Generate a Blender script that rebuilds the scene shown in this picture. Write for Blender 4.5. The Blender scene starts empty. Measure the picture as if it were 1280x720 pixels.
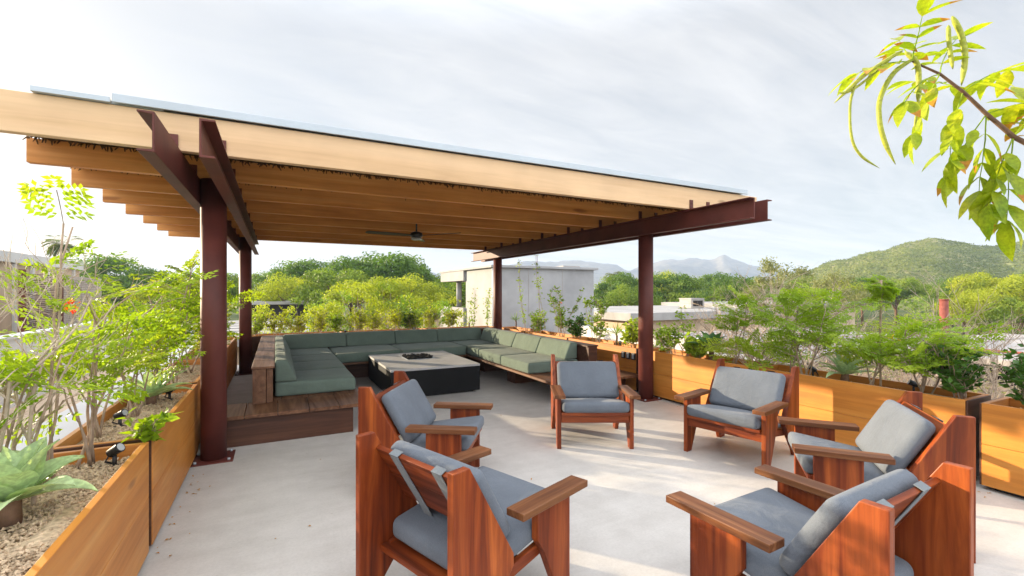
import bpy, bmesh, math, random
from mathutils import Vector, Matrix, Quaternion, noise
R = math.radians
random.seed(7)
sc = bpy.context.scene
col = sc.collection
rnd = random.random
def uni(a, b): return a + (b - a) * random.random()

# ------------------------------------------------------------------ helpers
class MB:
    def __init__(s): s.v = []; s.f = []; s.sm = []; s.mi = []
    def add(s, vs, fs, smooth=False, mi=0):
        b = len(s.v); s.v.extend(tuple(v) for v in vs)
        for f in fs:
            s.f.append(tuple(b + i for i in f)); s.sm.append(smooth); s.mi.append(mi)
        return s
    def box(s, x0, x1, y0, y1, z0, z1, mi=0):
        vs = [(x, y, z) for z in (z0, z1) for y in (y0, y1) for x in (x0, x1)]
        return s.add(vs, [(0,2,3,1),(4,5,7,6),(0,1,5,4),(2,6,7,3),(0,4,6,2),(1,3,7,5)], mi=mi)
    def obox(s, c, ax, ay, az, mi=0):
        c = Vector(c); ax = Vector(ax); ay = Vector(ay); az = Vector(az)
        vs = [c + ax*i + ay*j + az*k for k in (-1,1) for j in (-1,1) for i in (-1,1)]
        return s.add(vs, [(0,2,3,1),(4,5,7,6),(0,1,5,4),(2,6,7,3),(0,4,6,2),(1,3,7,5)], mi=mi)
    def prism(s, poly, axis, a, b, mi=0):
        # poly: 2D points; axis 'x': (y,z), 'y': (x,z), 'z': (x,y)
        def P(p, t):
            return (t, p[0], p[1]) if axis == 'x' else (p[0], t, p[1]) if axis == 'y' else (p[0], p[1], t)
        n = len(poly)
        vs = [P(p, a) for p in poly] + [P(p, b) for p in poly]
        fs = [tuple(range(n - 1, -1, -1)), tuple(range(n, 2*n))]
        fs += [(i, (i+1) % n, n + (i+1) % n, n + i) for i in range(n)]
        return s.add(vs, fs, mi=mi)
    def tube(s, pts, rad, n=6, mi=0, cap=True):
        pts = [Vector(p) for p in pts]
        if not hasattr(rad, '__len__'): rad = [rad] * len(pts)
        b = len(s.v); ref = Vector((.31, .17, .94))
        for i, p in enumerate(pts):
            d = (pts[min(i+1, len(pts)-1)] - pts[max(i-1, 0)])
            d = d.normalized() if d.length > 1e-9 else Vector((0,0,1))
            r0 = ref if abs(d.dot(ref)) < .9 else Vector((1, 0, 0))
            u = d.cross(r0).normalized(); w = d.cross(u)
            ref = -d.cross(u) if abs(d.dot(ref)) < .9 else ref
            for k in range(n):
                a = 2*math.pi*k/n
                s.v.append(tuple(p + (u*math.cos(a) + w*math.sin(a))*rad[i]))
        for i in range(len(pts)-1):
            for k in range(n):
                s.f.append((b+i*n+k, b+i*n+(k+1) % n, b+(i+1)*n+(k+1) % n, b+(i+1)*n+k)); s.sm.append(n > 4); s.mi.append(mi)
        if cap and n > 2:
            s.f.append(tuple(b+k for k in range(n-1, -1, -1))); s.sm.append(False); s.mi.append(mi)
            e = b + (len(pts)-1)*n
            s.f.append(tuple(e+k for k in range(n))); s.sm.append(False); s.mi.append(mi)
        return s
    def cyl(s, x, y, z0, z1, r, n=24, mi=0): return s.tube([(x, y, z0), (x, y, z1)], r, n, mi)
    def cushion(s, c, half, r, puff=0.0, n=7, fn=None, mi=0):
        # box with rounded edges, slightly puffed faces; fn deforms a local point
        cs = []
        for h in half:
            rr = min(r, h*.98)
            inner = [-h + rr + (2*h - 2*rr) * i / (n-1) for i in range(n)]
            edge = [-h, -h + rr*.25, -h + rr*.6]
            cs.append(edge + inner + [-e for e in reversed(edge)])
        m = len(cs[0]); idx = {}; b = len(s.v)
        def vert(i, j, k):
            key = (i, j, k)
            if key in idx: return idx[key]
            p = Vector((cs[0][i], cs[1][j], cs[2][k])); q = Vector()
            for a in range(3):
                rr = min(r, half[a]*.98); lim = half[a] - rr
                q[a] = max(-lim, min(lim, p[a]))
            d = p - q
            if d.length > 1e-9:
                rr = min(r, min(half)*.98); p = q + d.normalized()*min(d.length, rr) if d.length > rr else p
            u = [p[a]/half[a] for a in range(3)]
            g = Vector(p)
            for a in range(3):
                o = [x for x in range(3) if x != a]
                g[a] += u[a]*puff*(1-u[o[0]]**2)*(1-u[o[1]]**2)*(1.0 if half[a] == min(half) else .35)
            if fn: g = Vector(fn(g))
            idx[key] = len(s.v); s.v.append(tuple(g + Vector(c)))
            return idx[key]
        for a in range(m-1):
            for e in range(m-1):
                for side in (0, m-1):
                    fl = side == 0
                    for quad in ([(a,e,side),(a+1,e,side),(a+1,e+1,side),(a,e+1,side)],
                                 [(a,side,e),(a,side,e+1),(a+1,side,e+1),(a+1,side,e)],
                                 [(side,a,e),(side,a+1,e),(side,a+1,e+1),(side,a,e+1)]):
                        ids = [vert(*q) for q in quad]
                        if fl: ids.reverse()
                        s.f.append(tuple(ids)); s.sm.append(True); s.mi.append(mi)
        return s
    def xf(s, M):
        s.v = [tuple(M @ Vector(v)) for v in s.v]; return s
    def build(s, name, mats, parent=None, off=(0,0,0), bevel=0, seg=2):
        me = bpy.data.meshes.new(name)
        ox, oy, oz = off
        me.from_pydata([(v[0]-ox, v[1]-oy, v[2]-oz) for v in s.v], [], s.f)
        if not isinstance(mats, (list, tuple)): mats = [mats]
        for m in mats: me.materials.append(m)
        me.polygons.foreach_set('use_smooth', s.sm)
        me.polygons.foreach_set('material_index', s.mi)
        if bevel:
            bm = bmesh.new(); bm.from_mesh(me)
            bmesh.ops.recalc_face_normals(bm, faces=bm.faces)
            ed = [e for e in bm.edges if len(e.link_faces) == 2 and e.calc_face_angle(0) > R(25)]
            bmesh.ops.bevel(bm, geom=ed, offset=bevel, segments=seg, profile=.5, affect='EDGES', clamp_overlap=True)
            bm.to_mesh(me); bm.free()
        me.update()
        o = bpy.data.objects.new(name, me); col.objects.link(o)
        if parent: o.parent = parent
        return o

def tag(o, label=None, cat=None, group=None, kind=None):
    if label: o['label'] = label
    if cat: o['category'] = cat
    if group: o['group'] = group
    if kind: o['kind'] = kind
    return o
def thing(name, label, cat, loc=(0,0,0), rz=0, group=None):
    o = bpy.data.objects.new(name, None); col.objects.link(o)
    o.empty_display_size = .2
    o.location = loc; o.rotation_euler = (0, 0, rz)
    return tag(o, label, cat, group)
def copy_tree(o, parent=None):
    c = o.copy(); col.objects.link(c)
    if parent: c.parent = parent
    for ch in list(o.children): copy_tree(ch, c)
    return c
def scale_all(o, s): o.scale = (s, s, s) if not hasattr(s, '__len__') else s

# ------------------------------------------------------------------ materials
def newmat(name):
    m = bpy.data.materials.new(name); m.use_nodes = True
    nt = m.node_tree; nt.nodes.clear()
    out = nt.nodes.new('ShaderNodeOutputMaterial')
    return m, nt, out
def N(nt, t, **kw):
    n = nt.nodes.new(t)
    for k, v in kw.items():
        if k in n.inputs.keys(): n.inputs[k].default_value = v
        else: setattr(n, k, v)
    return n
def ramp(nt, fac, stops):
    r = nt.nodes.new('ShaderNodeValToRGB'); el = r.color_ramp.elements
    while len(el) < len(stops): el.new(.5)
    for e, (p, c) in zip(el, stops):
        e.position = p; e.color = tuple(c) + (1,) if len(c) == 3 else c
    nt.links.new(fac, r.inputs[0]); return r.outputs[0]
def coords(nt, scale=(1,1,1), per_object=True, kind='Object'):
    tc = N(nt, 'ShaderNodeTexCoord'); mp = N(nt, 'ShaderNodeMapping')
    mp.inputs['Scale'].default_value = scale
    nt.links.new(tc.outputs[kind], mp.inputs['Vector'])
    if per_object:
        oi = N(nt, 'ShaderNodeObjectInfo'); mu = N(nt, 'ShaderNodeMath', operation='MULTIPLY'); mu.inputs[1].default_value = 37.0
        nt.links.new(oi.outputs['Random'], mu.inputs[0])
        cb = N(nt, 'ShaderNodeCombineXYZ')
        for i in range(3): nt.links.new(mu.outputs[0], cb.inputs[i])
        nt.links.new(cb.outputs[0], mp.inputs['Location'])
    return mp.outputs['Vector']
def noise_tex(nt, vec, scale, detail=4, rough=.55, dist=0):
    n = N(nt, 'ShaderNodeTexNoise'); n.inputs['Scale'].default_value = scale
    n.inputs['Detail'].default_value = detail; n.inputs['Roughness'].default_value = rough
    n.inputs['Distortion'].default_value = dist
    nt.links.new(vec, n.inputs['Vector']); return n.outputs['Fac']
def bump(nt, h, strength, dist=.01):
    b = N(nt, 'ShaderNodeBump'); b.inputs['Strength'].default_value = strength; b.inputs['Distance'].default_value = dist
    nt.links.new(h, b.inputs['Height']); return b.outputs[0]
def mixc(nt, fac, a, b, mode='MIX'):
    m = N(nt, 'ShaderNodeMix', data_type='RGBA', blend_type=mode)
    for sock, v in ((m.inputs['Factor'], fac), (m.inputs['A'], a), (m.inputs['B'], b)):
        pass
    fs = [i for i in m.inputs if i.name == 'Factor' and i.type == 'VALUE'][0]
    As = [i for i in m.inputs if i.name == 'A' and i.type == 'RGBA'][0]
    Bs = [i for i in m.inputs if i.name == 'B' and i.type == 'RGBA'][0]
    for sock, v in ((fs, fac), (As, a), (Bs, b)):
        if hasattr(v, 'links') or hasattr(v, 'is_linked'): nt.links.new(v, sock)
        else: sock.default_value = v if not hasattr(v, '__len__') else tuple(v) + (1,) if len(v) == 3 else v
    return [o for o in m.outputs if o.type == 'RGBA'][0]
def bsdf(nt, out, color, rough=.5, spec=.5, normal=None, metal=0.0):
    p = N(nt, 'ShaderNodeBsdfPrincipled')
    if hasattr(color, 'is_linked'): nt.links.new(color, p.inputs['Base Color'])
    else: p.inputs['Base Color'].default_value = tuple(color) + (1,)
    if hasattr(rough, 'is_linked'): nt.links.new(rough, p.inputs['Roughness'])
    else: p.inputs['Roughness'].default_value = rough
    p.inputs['Specular IOR Level'].default_value = spec
    p.inputs['Metallic'].default_value = metal
    if normal: nt.links.new(normal, p.inputs['Normal'])
    if out: nt.links.new(p.outputs[0], out.inputs[0])
    return p

def wood(name, dark, mid, light, axis, rough=.45, scale=1.0, spec=.4, fine_k=.55, big_k=.55):
    m, nt, out = newmat(name)
    st = {'x': (.06, 1, 1), 'y': (1, .06, 1), 'z': (1, 1, .06)}[axis]
    v = coords(nt, tuple(k*scale for k in st))
    g1 = noise_tex(nt, v, 9, 6, .6, 1.4)
    g2 = noise_tex(nt, v, 55, 3, .6, .4)
    c = ramp(nt, g1, [(.25, dark), (.48, mid), (.72, light)])
    fine = ramp(nt, g2, [(.35, (.62, .58, .55)), (.6, (1, 1, 1))])
    c = mixc(nt, fine_k, c, fine, 'MULTIPLY')
    v2 = coords(nt, (1, 1, 1)); big = noise_tex(nt, v2, 2.3, 3)
    c = mixc(nt, big_k, c, ramp(nt, big, [(.3, (.72, .68, .66)), (.7, (1.12, 1.1, 1.05))]), 'MULTIPLY')
    kv = coords(nt, tuple({.06: .45, 1: 1.9}[k] for k in st))
    vo = N(nt, 'ShaderNodeTexVoronoi'); vo.inputs['Scale'].default_value = 1.7
    wv = N(nt, 'ShaderNodeVectorMath', operation='ADD'); nt.links.new(kv, wv.inputs[0])
    ns = N(nt, 'ShaderNodeTexNoise'); ns.inputs['Scale'].default_value = 5; nt.links.new(kv, ns.inputs['Vector'])
    sc_ = N(nt, 'ShaderNodeVectorMath', operation='SCALE'); sc_.inputs['Scale'].default_value = .12; nt.links.new(ns.outputs['Color'], sc_.inputs[0])
    nt.links.new(sc_.outputs[0], wv.inputs[1]); nt.links.new(wv.outputs[0], vo.inputs['Vector'])
    c = mixc(nt, .75, c, ramp(nt, vo.outputs['Distance'], [(.0, (.28, .2, .15)), (.055, (.55, .47, .42)), (.10, (1, 1, 1))]), 'MULTIPLY')
    rr = ramp(nt, g1, [(.2, (rough+.14,)*3), (.8, (max(.1, rough-.1),)*3)])
    bsdf(nt, out, c, rr, spec, bump(nt, g2, .16, .003))
    return m
def plain(name, c, rough=.5, spec=.4, var=.12, scale=6, bmp=.05, metal=0.0):
    m, nt, out = newmat(name)
    v = coords(nt); f = noise_tex(nt, v, scale, 5)
    lo = tuple(x*(1-var) for x in c); hi = tuple(min(1, x*(1+var)) for x in c)
    cc = ramp(nt, f, [(.3, lo), (.7, hi)])
    bsdf(nt, out, cc, rough, spec, bump(nt, noise_tex(nt, v, scale*9, 3), bmp, .004), metal)
    return m
def fabric(name, c, var=.1):
    m, nt, out = newmat(name)
    v = coords(nt); f = noise_tex(nt, v, 4, 4)
    w = N(nt, 'ShaderNodeTexNoise'); w.inputs['Scale'].default_value = 420; w.inputs['Detail'].default_value = 2
    nt.links.new(v, w.inputs['Vector'])
    cc = ramp(nt, f, [(.3, tuple(x*(1-var) for x in c)), (.7, tuple(x*(1+var) for x in c))])
    cc = mixc(nt, .5, cc, ramp(nt, w.outputs['Fac'], [(.35, (.62,)*3), (.65, (1.25,)*3)]), 'MULTIPLY')
    wr = noise_tex(nt, v, 6.5, 4, .55, .9)
    b1 = bump(nt, wr, .5, .022)
    b = N(nt, 'ShaderNodeBump'); b.inputs['Strength'].default_value = .15; b.inputs['Distance'].default_value = .002
    nt.links.new(w.outputs['Fac'], b.inputs['Height']); nt.links.new(b1, b.inputs['Normal'])
    p = bsdf(nt, out, cc, .95, .15, b.outputs[0])
    p.inputs['Sheen Weight'].default_value = .08; p.inputs['Sheen Roughness'].default_value = .5
    return m
def leafmat(name, a, b, c=None, trans=.45, rough=.5, scale=1.6):
    m, nt, out = newmat(name)
    v = coords(nt); f = noise_tex(nt, v, scale, 3, .6)
    f2 = noise_tex(nt, v, scale*14, 2, .6)
    stops = [(.3, a), (.55, b)] + ([(.75, c)] if c else [])
    cc = ramp(nt, f, stops)
    cc = mixc(nt, .7, cc, ramp(nt, f2, [(.3, (.6, .62, .55)), (.7, (1.25, 1.22, 1.1))]), 'MULTIPLY')
    p = bsdf(nt, None, cc, rough, .35)
    t = N(nt, 'ShaderNodeBsdfTranslucent'); nt.links.new(mixc(nt, 1, cc, (1.25, 1.3, .6), 'MULTIPLY'), t.inputs[0])
    mx = N(nt, 'ShaderNodeMixShader'); mx.inputs[0].default_value = trans
    nt.links.new(p.outputs[0], mx.inputs[1]); nt.links.new(t.outputs[0], mx.inputs[2])
    nt.links.new(mx.outputs[0], out.inputs[0])
    return m
def floor_mat():
    m, nt, out = newmat('poured_concrete')
    v = coords(nt, per_object=False)
    a = noise_tex(nt, v, .7, 5, .6, .4); b = noise_tex(nt, v, 5, 6, .65); d = noise_tex(nt, v, 60, 3)
    c = ramp(nt, a, [(.3, (.475, .452, .425)), (.7, (.575, .55, .52))])
    c = mixc(nt, .6, c, ramp(nt, b, [(.3, (.84, .83, .82)), (.65, (1.04, 1.04, 1.04))]), 'MULTIPLY')
    c = mixc(nt, .35, c, ramp(nt, d, [(.3, (.8, .8, .8)), (.6, (1.05, 1.05, 1.05))]), 'MULTIPLY')
    # small stains and pits
    vo = N(nt, 'ShaderNodeTexVoronoi'); vo.inputs['Scale'].default_value = 3.1; nt.links.new(v, vo.inputs['Vector'])
    sp = ramp(nt, vo.outputs['Distance'], [(.0, (.55, .5, .45)), (.045, (1, 1, 1))])
    c = mixc(nt, .5, c, sp, 'MULTIPLY')
    vr = coords(nt, (.35, 2.2, 1), False); tr = noise_tex(nt, vr, 2.4, 5, .6, .8)
    c = mixc(nt, .5, c, ramp(nt, tr, [(.35, (.88, .87, .86)), (.6, (1.03, 1.03, 1.03))]), 'MULTIPLY')
    rr = ramp(nt, b, [(.3, (.62,)*3), (.7, (.48,)*3)])
    bsdf(nt, out, c, rr, .4, bump(nt, d, .08, .004))
    return m

M = {}
M['floor'] = floor_mat()
M['teak_z'] = wood('red_teak_upright', (.045, .007, .002), (.195, .034, .006), (.40, .098, .019), 'z', .44, spec=.28)
M['teak_x'] = wood('red_teak_across', (.04, .007, .002), (.18, .032, .006), (.36, .085, .018), 'x', .44, spec=.28)
M['teak_y'] = wood('red_teak_along', (.04, .007, .002), (.18, .032, .006), (.36, .085, .018), 'y', .44, spec=.28)
M['arm'] = wood('walnut_arm', (.042, .014, .005), (.135, .047, .016), (.27, .118, .048), 'y', .42, spec=.28)
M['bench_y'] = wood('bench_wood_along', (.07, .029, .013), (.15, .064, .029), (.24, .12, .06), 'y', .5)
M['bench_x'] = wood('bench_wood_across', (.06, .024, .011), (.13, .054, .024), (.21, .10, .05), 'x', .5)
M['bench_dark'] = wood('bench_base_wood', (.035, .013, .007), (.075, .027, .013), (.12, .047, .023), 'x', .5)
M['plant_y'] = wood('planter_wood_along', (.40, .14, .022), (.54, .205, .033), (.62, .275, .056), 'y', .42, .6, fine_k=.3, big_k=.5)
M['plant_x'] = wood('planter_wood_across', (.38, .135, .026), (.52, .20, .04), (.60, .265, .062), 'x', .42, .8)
M['pine'] = wood('pine_rafter', (.50, .185, .042), (.65, .27, .066), (.74, .36, .105), 'x', .55, .6, fine_k=.25, big_k=.35)
M['pine_pale'] = wood('bleached_fascia', (.58, .37, .20), (.69, .46, .265), (.74, .51, .305), 'x', .6, .5, fine_k=.15, big_k=.3)
M['steel'] = plain('oxide_red_steel', (.105, .024, .017), .55, .35, .28, 3, .03)
M['sheet'] = plain('galvanised_sheet', (.42, .46, .50), .45, .5, .08, 2, .02, .3)
M['reed'] = plain('reed_mat', (.11, .058, .024), .85, .1, .5, 14, .2)
M['sofa'] = fabric('sage_canvas', (.132, .172, .14))
M['chairfab'] = fabric('slate_canvas', (.125, .141, .166))
M['strapfab'] = fabric('grey_webbing', (.17, .185, .195))
M['black'] = plain('black_plastic', (.012, .012, .013), .45, .4)
M['bronze'] = plain('dark_bronze', (.02, .018, .017), .35, .5)
M['lens'] = plain('lamp_glass', (.35, .37, .38), .1, .6)
M['pit_top'] = plain('pale_concrete_top', (.37, .365, .36), .55, .35, .1, 3)
M['pit_side'] = plain('charcoal_side', (.005, .0055, .006), .65, .2, .3, 5)
M['lava'] = plain('lava_rock', (.018, .017, .017), .9, .2, .4, 30, .4)
M['white'] = plain('white_render', (.58, .575, .56), .75, .25, .05, 2, .08)
M['roofwhite'] = plain('white_roof_coat', (.30, .292, .285), .7, .25, .22, .9, .1)
M['roofgrey'] = plain('grey_roof_panel', (.34, .315, .30), .6, .3, .16, 1.3, .1)
M['beige'] = plain('beige_render', (.52, .40, .29), .8, .2, .1, 2, .1)
M['slat'] = plain('weathered_slat', (.15, .105, .08), .7, .2, .35, 12, .2)
M['weave'] = plain('pale_woven_cane', (.42, .355, .30), .75, .2, .25, 16, .25)
M['darkgap'] = plain('dark_recess', (.03, .025, .022), .8, .2)
M['gravel'] = plain('gravel_chips', (.50, .38, .255), .9, .2, .4, 40, .4)
M['bark'] = plain('pale_bark', (.34, .25, .18), .85, .15, .3, 18, .3)
M['barkdark'] = plain('brown_bark', (.16, .095, .06), .85, .15, .3, 18, .3)
M['twig'] = plain('dry_grey_twig', (.43, .345, .265), .85, .15, .25, 20, .2)
M['rust'] = plain('rusty_red_post', (.22, .062, .045), .75, .3, .25, 8, .1)
M['feather'] = leafmat('feathery_leaf', (.15, .26, .012), (.29, .40, .018), (.44, .48, .03), .5)
M['feather_g'] = leafmat('green_feathery_leaf', (.18, .30, .02), (.31, .43, .03), (.45, .51, .05), .45)
M['yellowbush'] = leafmat('yellow_green_leaf', (.20, .26, .02), (.35, .39, .025), (.50, .50, .05), .5)
M['broad'] = leafmat('broad_green_leaf', (.11, .21, .016), (.21, .33, .022), (.33, .42, .035), .4)
M['darkleaf'] = leafmat('dark_glossy_leaf', (.03, .09, .014), (.06, .15, .02), (.11, .21, .03), .3, .35)
M['agave'] = leafmat('pale_agave_leaf', (.36, .50, .28), (.47, .60, .36), (.56, .66, .42), .25, .45, 3)
M['agave_d'] = leafmat('deep_green_agave_leaf', (.05, .13, .05), (.085, .19, .07), (.14, .25, .09), .25, .45, 3)
M['olive'] = leafmat('dusty_olive_leaf', (.16, .18, .07), (.24, .25, .11), (.33, .32, .16), .35)
M['tree_d'] = leafmat('deep_crown_leaf', (.055, .115, .016), (.105, .19, .022), (.19, .28, .035), .35, .55, .5)
M['tree_m'] = leafmat('mid_crown_leaf', (.10, .165, .016), (.18, .26, .022), (.29, .34, .035), .4, .55, .5)
M['tree_y'] = leafmat('lime_crown_leaf', (.20, .26, .016), (.34, .38, .022), (.46, .46, .04), .45, .55, .5)
M['palm'] = leafmat('palm_leaf', (.09, .12, .04), (.15, .18, .06), (.22, .24, .09), .35, .5, 1)
M['red'] = leafmat('red_petal', (.7, .045, .012), (.8, .08, .015), (.85, .22, .02), .4)
M['yel'] = leafmat('yellow_petal', (.8, .42, .02), (.85, .55, .03), None, .4)
M['tecoma'] = leafmat('trumpet_leaf', (.20, .31, .012), (.40, .46, .018), (.70, .58, .03), .5, .45, 5)
M['pod'] = leafmat('green_pod', (.30, .36, .04), (.44, .46, .07), None, .25, .45, 5)
M['brownleaf'] = leafmat('withered_leaf_tip', (.42, .16, .02), (.50, .25, .03), None, .3, .6, 5)
def steel_tex(): pass

def ground_mat(name, stops, scale, b=.3):
    m, nt, out = newmat(name)
    v = coords(nt, per_object=False); f = noise_tex(nt, v, scale, 8, .65)
    f2 = noise_tex(nt, v, scale*12, 4)
    c = ramp(nt, f, stops)
    c = mixc(nt, .6, c, ramp(nt, f2, [(.3, (.6, .6, .6)), (.7, (1.2, 1.2, 1.2))]), 'MULTIPLY')
    bsdf(nt, out, c, .95, .1, bump(nt, f2, b, .2)); return m
M['ground'] = ground_mat('scrub_ground', [(.35, (.045, .07, .02)), (.55, (.10, .12, .035)), (.7, (.22, .18, .10))], .05)
M['litter'] = ground_mat('dry_leaf_litter', [(.3, (.14, .09, .055)), (.5, (.24, .165, .11)), (.7, (.34, .26, .19))], 2.0)
M['hill'] = ground_mat('scrub_hillside', [(.32, (.115, .135, .035)), (.5, (.18, .19, .055)), (.66, (.27, .245, .11))], .035, .6)
M['scrub'] = leafmat('hillside_leaf', (.115, .15, .034), (.18, .215, .045), (.26, .27, .07), .3, .6, .08)
M['mtn'] = ground_mat('bare_mountain', [(.3, (.10, .10, .09)), (.7, (.20, .18, .15))], .006, .5)

# ------------------------------------------------------------------ camera, light, world
cam = bpy.data.cameras.new('camera'); co = bpy.data.objects.new('camera', cam); col.objects.link(co)
cam.sensor_width = 36; cam.lens = 577/1280*36; cam.shift_y = 5/1280
cam.clip_start = .05; cam.clip_end = 12000
co.location = (0, 0, 1.6); co.rotation_euler = (R(90), 0, R(-27.1))
sc.camera = co
SUN_AZ, SUN_EL = 39.0, 11.3       # azimuth from +Y towards -X
sv = Vector((-math.sin(R(SUN_AZ))*math.cos(R(SUN_EL)), math.cos(R(SUN_AZ))*math.cos(R(SUN_EL)), math.sin(R(SUN_EL))))
sl = bpy.data.lights.new('sun', 'SUN'); sl.energy = 4.4; sl.angle = R(.5); sl.color = (1.0, .82, .57)
so = bpy.data.objects.new('sun', sl); col.objects.link(so)
so.rotation_euler = sv.to_track_quat('Z', 'Y').to_euler()
w = bpy.data.worlds.new('World'); sc.world = w; w.use_nodes = True
nt = w.node_tree; nt.nodes.clear()
wo = nt.nodes.new('ShaderNodeOutputWorld'); bg = nt.nodes.new('ShaderNodeBackground')
sky = nt.nodes.new('ShaderNodeTexSky'); sky.sky_type = 'NISHITA'; sky.sun_disc = False
sky.sun_elevation = R(SUN_EL); sky.sun_rotation = R(-SUN_AZ)
sky.air_density = 1.0; sky.dust_density = 2.0; sky.ozone_density = 1.2
tc = nt.nodes.new('ShaderNodeTexCoord')
# thin streaky cloud veil: direction projected to a high flat layer
sx = nt.nodes.new('ShaderNodeSeparateXYZ'); nt.links.new(tc.outputs['Generated'], sx.inputs[0])
def mth(op, a, b=None):
    n = nt.nodes.new('ShaderNodeMath'); n.operation = op
    for i, v in enumerate((a, b)):
        if v is None: continue
        if hasattr(v, 'is_linked'): nt.links.new(v, n.inputs[i])
        else: n.inputs[i].default_value = v
    return n.outputs[0]
zz = mth('ADD', mth('MAXIMUM', sx.outputs[2], 0.0), .10)
cx, cy = mth('DIVIDE', sx.outputs[0], zz), mth('DIVIDE', sx.outputs[1], zz)
cmb = nt.nodes.new('ShaderNodeCombineXYZ'); nt.links.new(cx, cmb.inputs[0]); nt.links.new(cy, cmb.inputs[1])
mp = nt.nodes.new('ShaderNodeMapping'); mp.inputs['Rotation'].default_value = (0, 0, R(20)); mp.inputs['Scale'].default_value = (.42, 1.25, 1)
nt.links.new(cmb.outputs[0], mp.inputs['Vector'])
c1 = noise_tex(nt, mp.outputs[0], .75, 8, .58, .7)
c2 = noise_tex(nt, mp.outputs[0], 3.0, 6, .6, 1.2)
cm = ramp(nt, mth('ADD', mth('MULTIPLY', c1, .75), mth('MULTIPLY', c2, .25)), [(.36, (.46,)*3), (.62, (.96,)*3)])
CLOUD = (5.4, 5.4, 5.45)
skc = mixc(nt, cm, sky.outputs[0], CLOUD)
# extra sky brightness added out of view, overhead and behind, as fill light
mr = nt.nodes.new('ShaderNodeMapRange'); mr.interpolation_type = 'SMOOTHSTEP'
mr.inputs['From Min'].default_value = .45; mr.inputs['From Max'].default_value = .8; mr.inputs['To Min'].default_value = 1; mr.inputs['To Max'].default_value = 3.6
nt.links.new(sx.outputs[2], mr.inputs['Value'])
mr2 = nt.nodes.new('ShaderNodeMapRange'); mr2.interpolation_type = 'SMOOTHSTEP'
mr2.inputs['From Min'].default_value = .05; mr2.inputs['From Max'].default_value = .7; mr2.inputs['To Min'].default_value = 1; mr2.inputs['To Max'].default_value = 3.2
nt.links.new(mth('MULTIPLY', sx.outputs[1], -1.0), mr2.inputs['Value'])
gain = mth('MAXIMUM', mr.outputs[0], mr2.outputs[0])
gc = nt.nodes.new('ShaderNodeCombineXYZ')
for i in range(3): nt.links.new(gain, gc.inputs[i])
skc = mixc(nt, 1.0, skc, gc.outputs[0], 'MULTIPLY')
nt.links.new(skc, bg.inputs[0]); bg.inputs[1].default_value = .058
nt.links.new(bg.outputs[0], wo.inputs[0])
sc.view_settings.view_transform = 'Standard'; sc.view_settings.look = 'None'
sc.view_settings.exposure = 1.62; sc.view_settings.gamma = 1
sc.cycles.use_denoising = True
sc.cycles.max_bounces = 10; sc.cycles.diffuse_bounces = 6; sc.cycles.transparent_max_bounces = 8
sc.cycles.volume_bounces = 1

# ------------------------------------------------------------------ ground, hills, mountains
def sheet(name, x0, x1, y0, y1, z, m, nx=1, ny=1):
    mb = MB()
    vs = [(x0+(x1-x0)*i/nx, y0+(y1-y0)*j/ny, z) for j in range(ny+1) for i in range(nx+1)]
    fs = [(j*(nx+1)+i, j*(nx+1)+i+1, (j+1)*(nx+1)+i+1, (j+1)*(nx+1)+i) for j in range(ny) for i in range(nx)]
    return tag(mb.add(vs, fs).build(name, m), kind='structure')
sheet('ground', -4000, 4000, -4000, 4000, -3.6, M['ground'])
mb = MB(); mb.box(-1.95, 5.85, -5, 11.75, -3.7, 0)
tag(mb.build('terrace_floor', M['floor']), kind='structure')
mb = MB(); mb.box(5.86, 15.0, -8, 40, -3.6, -.55)
tag(mb.build('garden_terrain', M['litter']), kind='structure')
mb = MB(); mb.box(-4.5, -2.46, 2, 30, -3.6, -.62)
tag(mb.build('lower_path', M['beige']), kind='structure')

FX, FY = math.sin(R(27.1)), math.cos(R(27.1))
def view_pt(px, d):     # ground position at a bearing (in the photograph's own pixel columns) and a distance
    l = (px-640)/577.
    return Vector(((FX+l*FY)*d, (FY-l*FX)*d, 0))
def ridge_mesh(name, profile, d, depth, m, label_kind='structure', rough=1.0, nseg=150, rows=26, base=-3.6, seed=0):
    # profile: (bearing column, crest height); a real ridge: crest line with slopes falling to front and back
    def crest(px):
        for (a, ha), (b, hb) in zip(profile, profile[1:]):
            if a <= px <= b:
                t = (px-a)/(b-a); t = t*t*(3-2*t); return ha+(hb-ha)*t
        return profile[0][1] if px < profile[0][0] else profile[-1][1]
    mb = MB(); a0, a1 = profile[0][0], profile[-1][0]; vs = []
    for j in range(rows+1):
        v = j/rows*2-1
        for i in range(nseg+1):
            px = a0+(a1-a0)*i/nseg
            p = view_pt(px, d+v*depth)
            h = crest(px + abs(v)*(a1-a0)*.035*noise.fractal(Vector((p.x/depth*1.6, p.y/depth*1.6, seed+5)), 1, 2, 4))
            sh = max(0, 1-abs(v))
            sh = sh**.85
            q = Vector((p.x/(depth*.9), p.y/(depth*.9), seed))
            n1 = noise.fractal(q*3.2, 1.0, 2.0, 6)
            hh = h*sh*(1+.30*rough*n1*(1-.75*sh)) + h*.035*rough*noise.fractal(q*11, .9, 2, 5)
            vs.append((p.x, p.y, base+max(0, hh-base*sh)))
    fs = [(j*(nseg+1)+i, j*(nseg+1)+i+1, (j+1)*(nseg+1)+i+1, (j+1)*(nseg+1)+i) for j in range(rows) for i in range(nseg)]
    mb.add(vs, fs, True)
    return tag(mb.build(name, m), kind=label_kind)
MD = 1200.
def mh(y): return (365-y)/577*MD+1.6
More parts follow.
